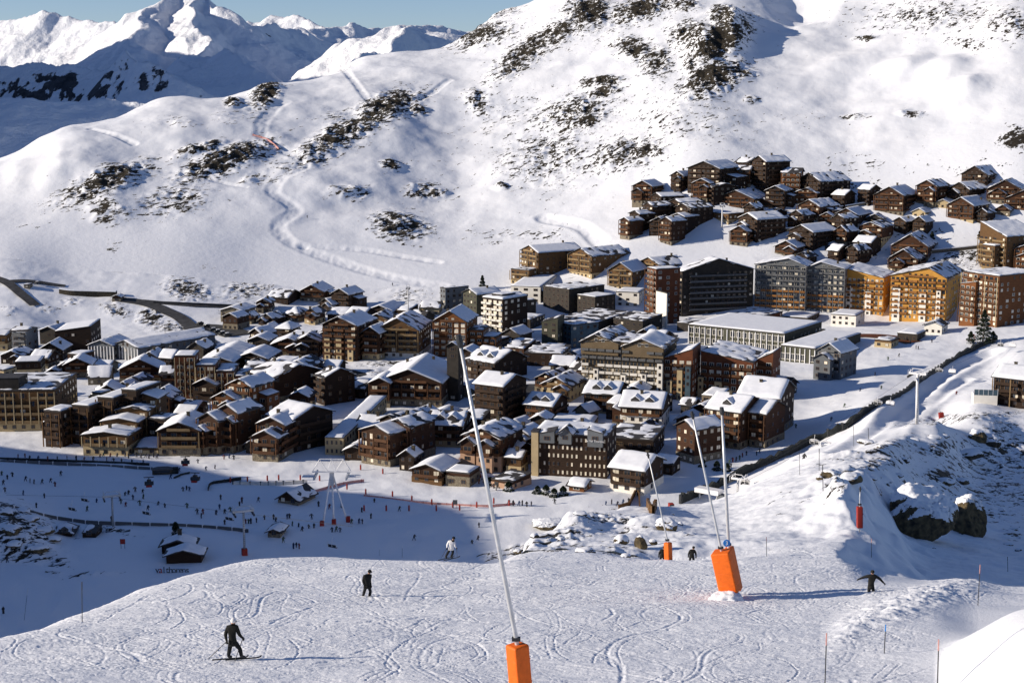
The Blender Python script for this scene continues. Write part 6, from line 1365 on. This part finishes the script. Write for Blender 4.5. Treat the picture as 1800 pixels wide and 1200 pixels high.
crowd([(170,884),(213,885),(220,872),(226,870),(238,864),(234,878),(251,867),(252,877),(246,888),(260,897),(221,890),(278,889),(153,898),(290,893),(196,916)], 'tiny skier on the shaded snow around the left dim chairlift pylon', 'skiers round the left pylon')
crowd([(300,842),(322,863),(328,861),(333,863),(329,893),(315,829),(362,827),(378,824),(394,807),(403,805),(411,808),(348,814)], 'tiny skier near the two gondola cabins over the shaded snow', 'skiers near the gondola cabins')
crowd([(388,878),(425,882),(421,889),(386,895),(347,903),(357,903),(354,910),(380,905),(395,903),(395,922),(405,900),(432,920),(437,920),(441,920),(426,884),(454,882),(451,918),(465,913)], 'tiny skier on the shaded snow between lone brown hut and right dim pylon', 'skiers near the right pylon')
crowd([(481,913),(485,917),(505,912),(509,911),(514,924),(525,927),(531,934),(543,930),(552,929),(579,894),(600,892),(498,953),(516,964),(521,962),(526,964),(584,935),(591,934),(598,935),(618,920),(631,920),(637,920),(560,890),(548,912)], 'tiny skier gathered around the feet of the tripod lift tower', 'skiers round the tripod tower')
crowd([(636,900),(652,911),(728,949),(842,927),(830,957),(840,950),(702,898),(658,884)], 'tiny skier crossing the shaded snow right of the tripod lift tower', 'skiers right of the tripod tower')
crowd([(1610,613),(1614,614),(1638,602),(1561,633),(1580,627),(1538,660),(1512,688),(1549,684),(1484,716),(1461,740),(1399,752),(1371,767),(1330,800),(1335,796)], 'tiny skier descending the piste left of the long dark net fence', 'skiers on the piste left of the net fence', 430)
crowd([(1681,694),(1413,846)], 'tiny skier on the sunlit slope right of the net fence', 'skiers right of the net fence', 300)
crowd([(1282,815),(1288,812),(1294,810),(1300,808),(1285,822),(1210,873),(1305,803),(1312,800)], 'tiny skier in the group at the foot of the piste side hotel', 'skiers at the piste side hotel', 430)
crowd([(842,850),(850,848),(856,856),(864,850),(868,858),(876,852),(884,858),(890,850),(898,860),(860,862),(872,862),(846,842),(882,846)], 'tiny person on the sun terrace before the pink based chalet', 'people on the sun terrace', 430, (0,1,5,7,6,3))
crowd([(902,888),(912,889),(918,888),(926,890),(934,889),(975,885),(894,886)], 'tiny person in the group on the sunlit snow before the curved hotel', 'people before the curved hotel', 400)
crowd([(1568,596),(1574,598),(1582,596),(1590,599),(1560,598),(1552,596),(1600,604),(1545,598),(1576,604)], 'tiny person on the terrace before the largest ochre block', 'people at the ochre block terrace', 430, (0,3,3,6,5))
crowd([(1065,888),(1075,886),(1085,889),(1095,886),(1105,884)], 'tiny person beside the chalet with the white stair turret', 'people at the stair turret', 400)
crowd([(6,1078),(13,988)], 'lone tiny skier on the shaded snow below the left piste shoulder', 'lone skiers at the left edge', 240)
crowd([(540,383),(690,502)], 'tiny skier on the groomed far piste of the mountainside', 'skiers on the far piste', 860)
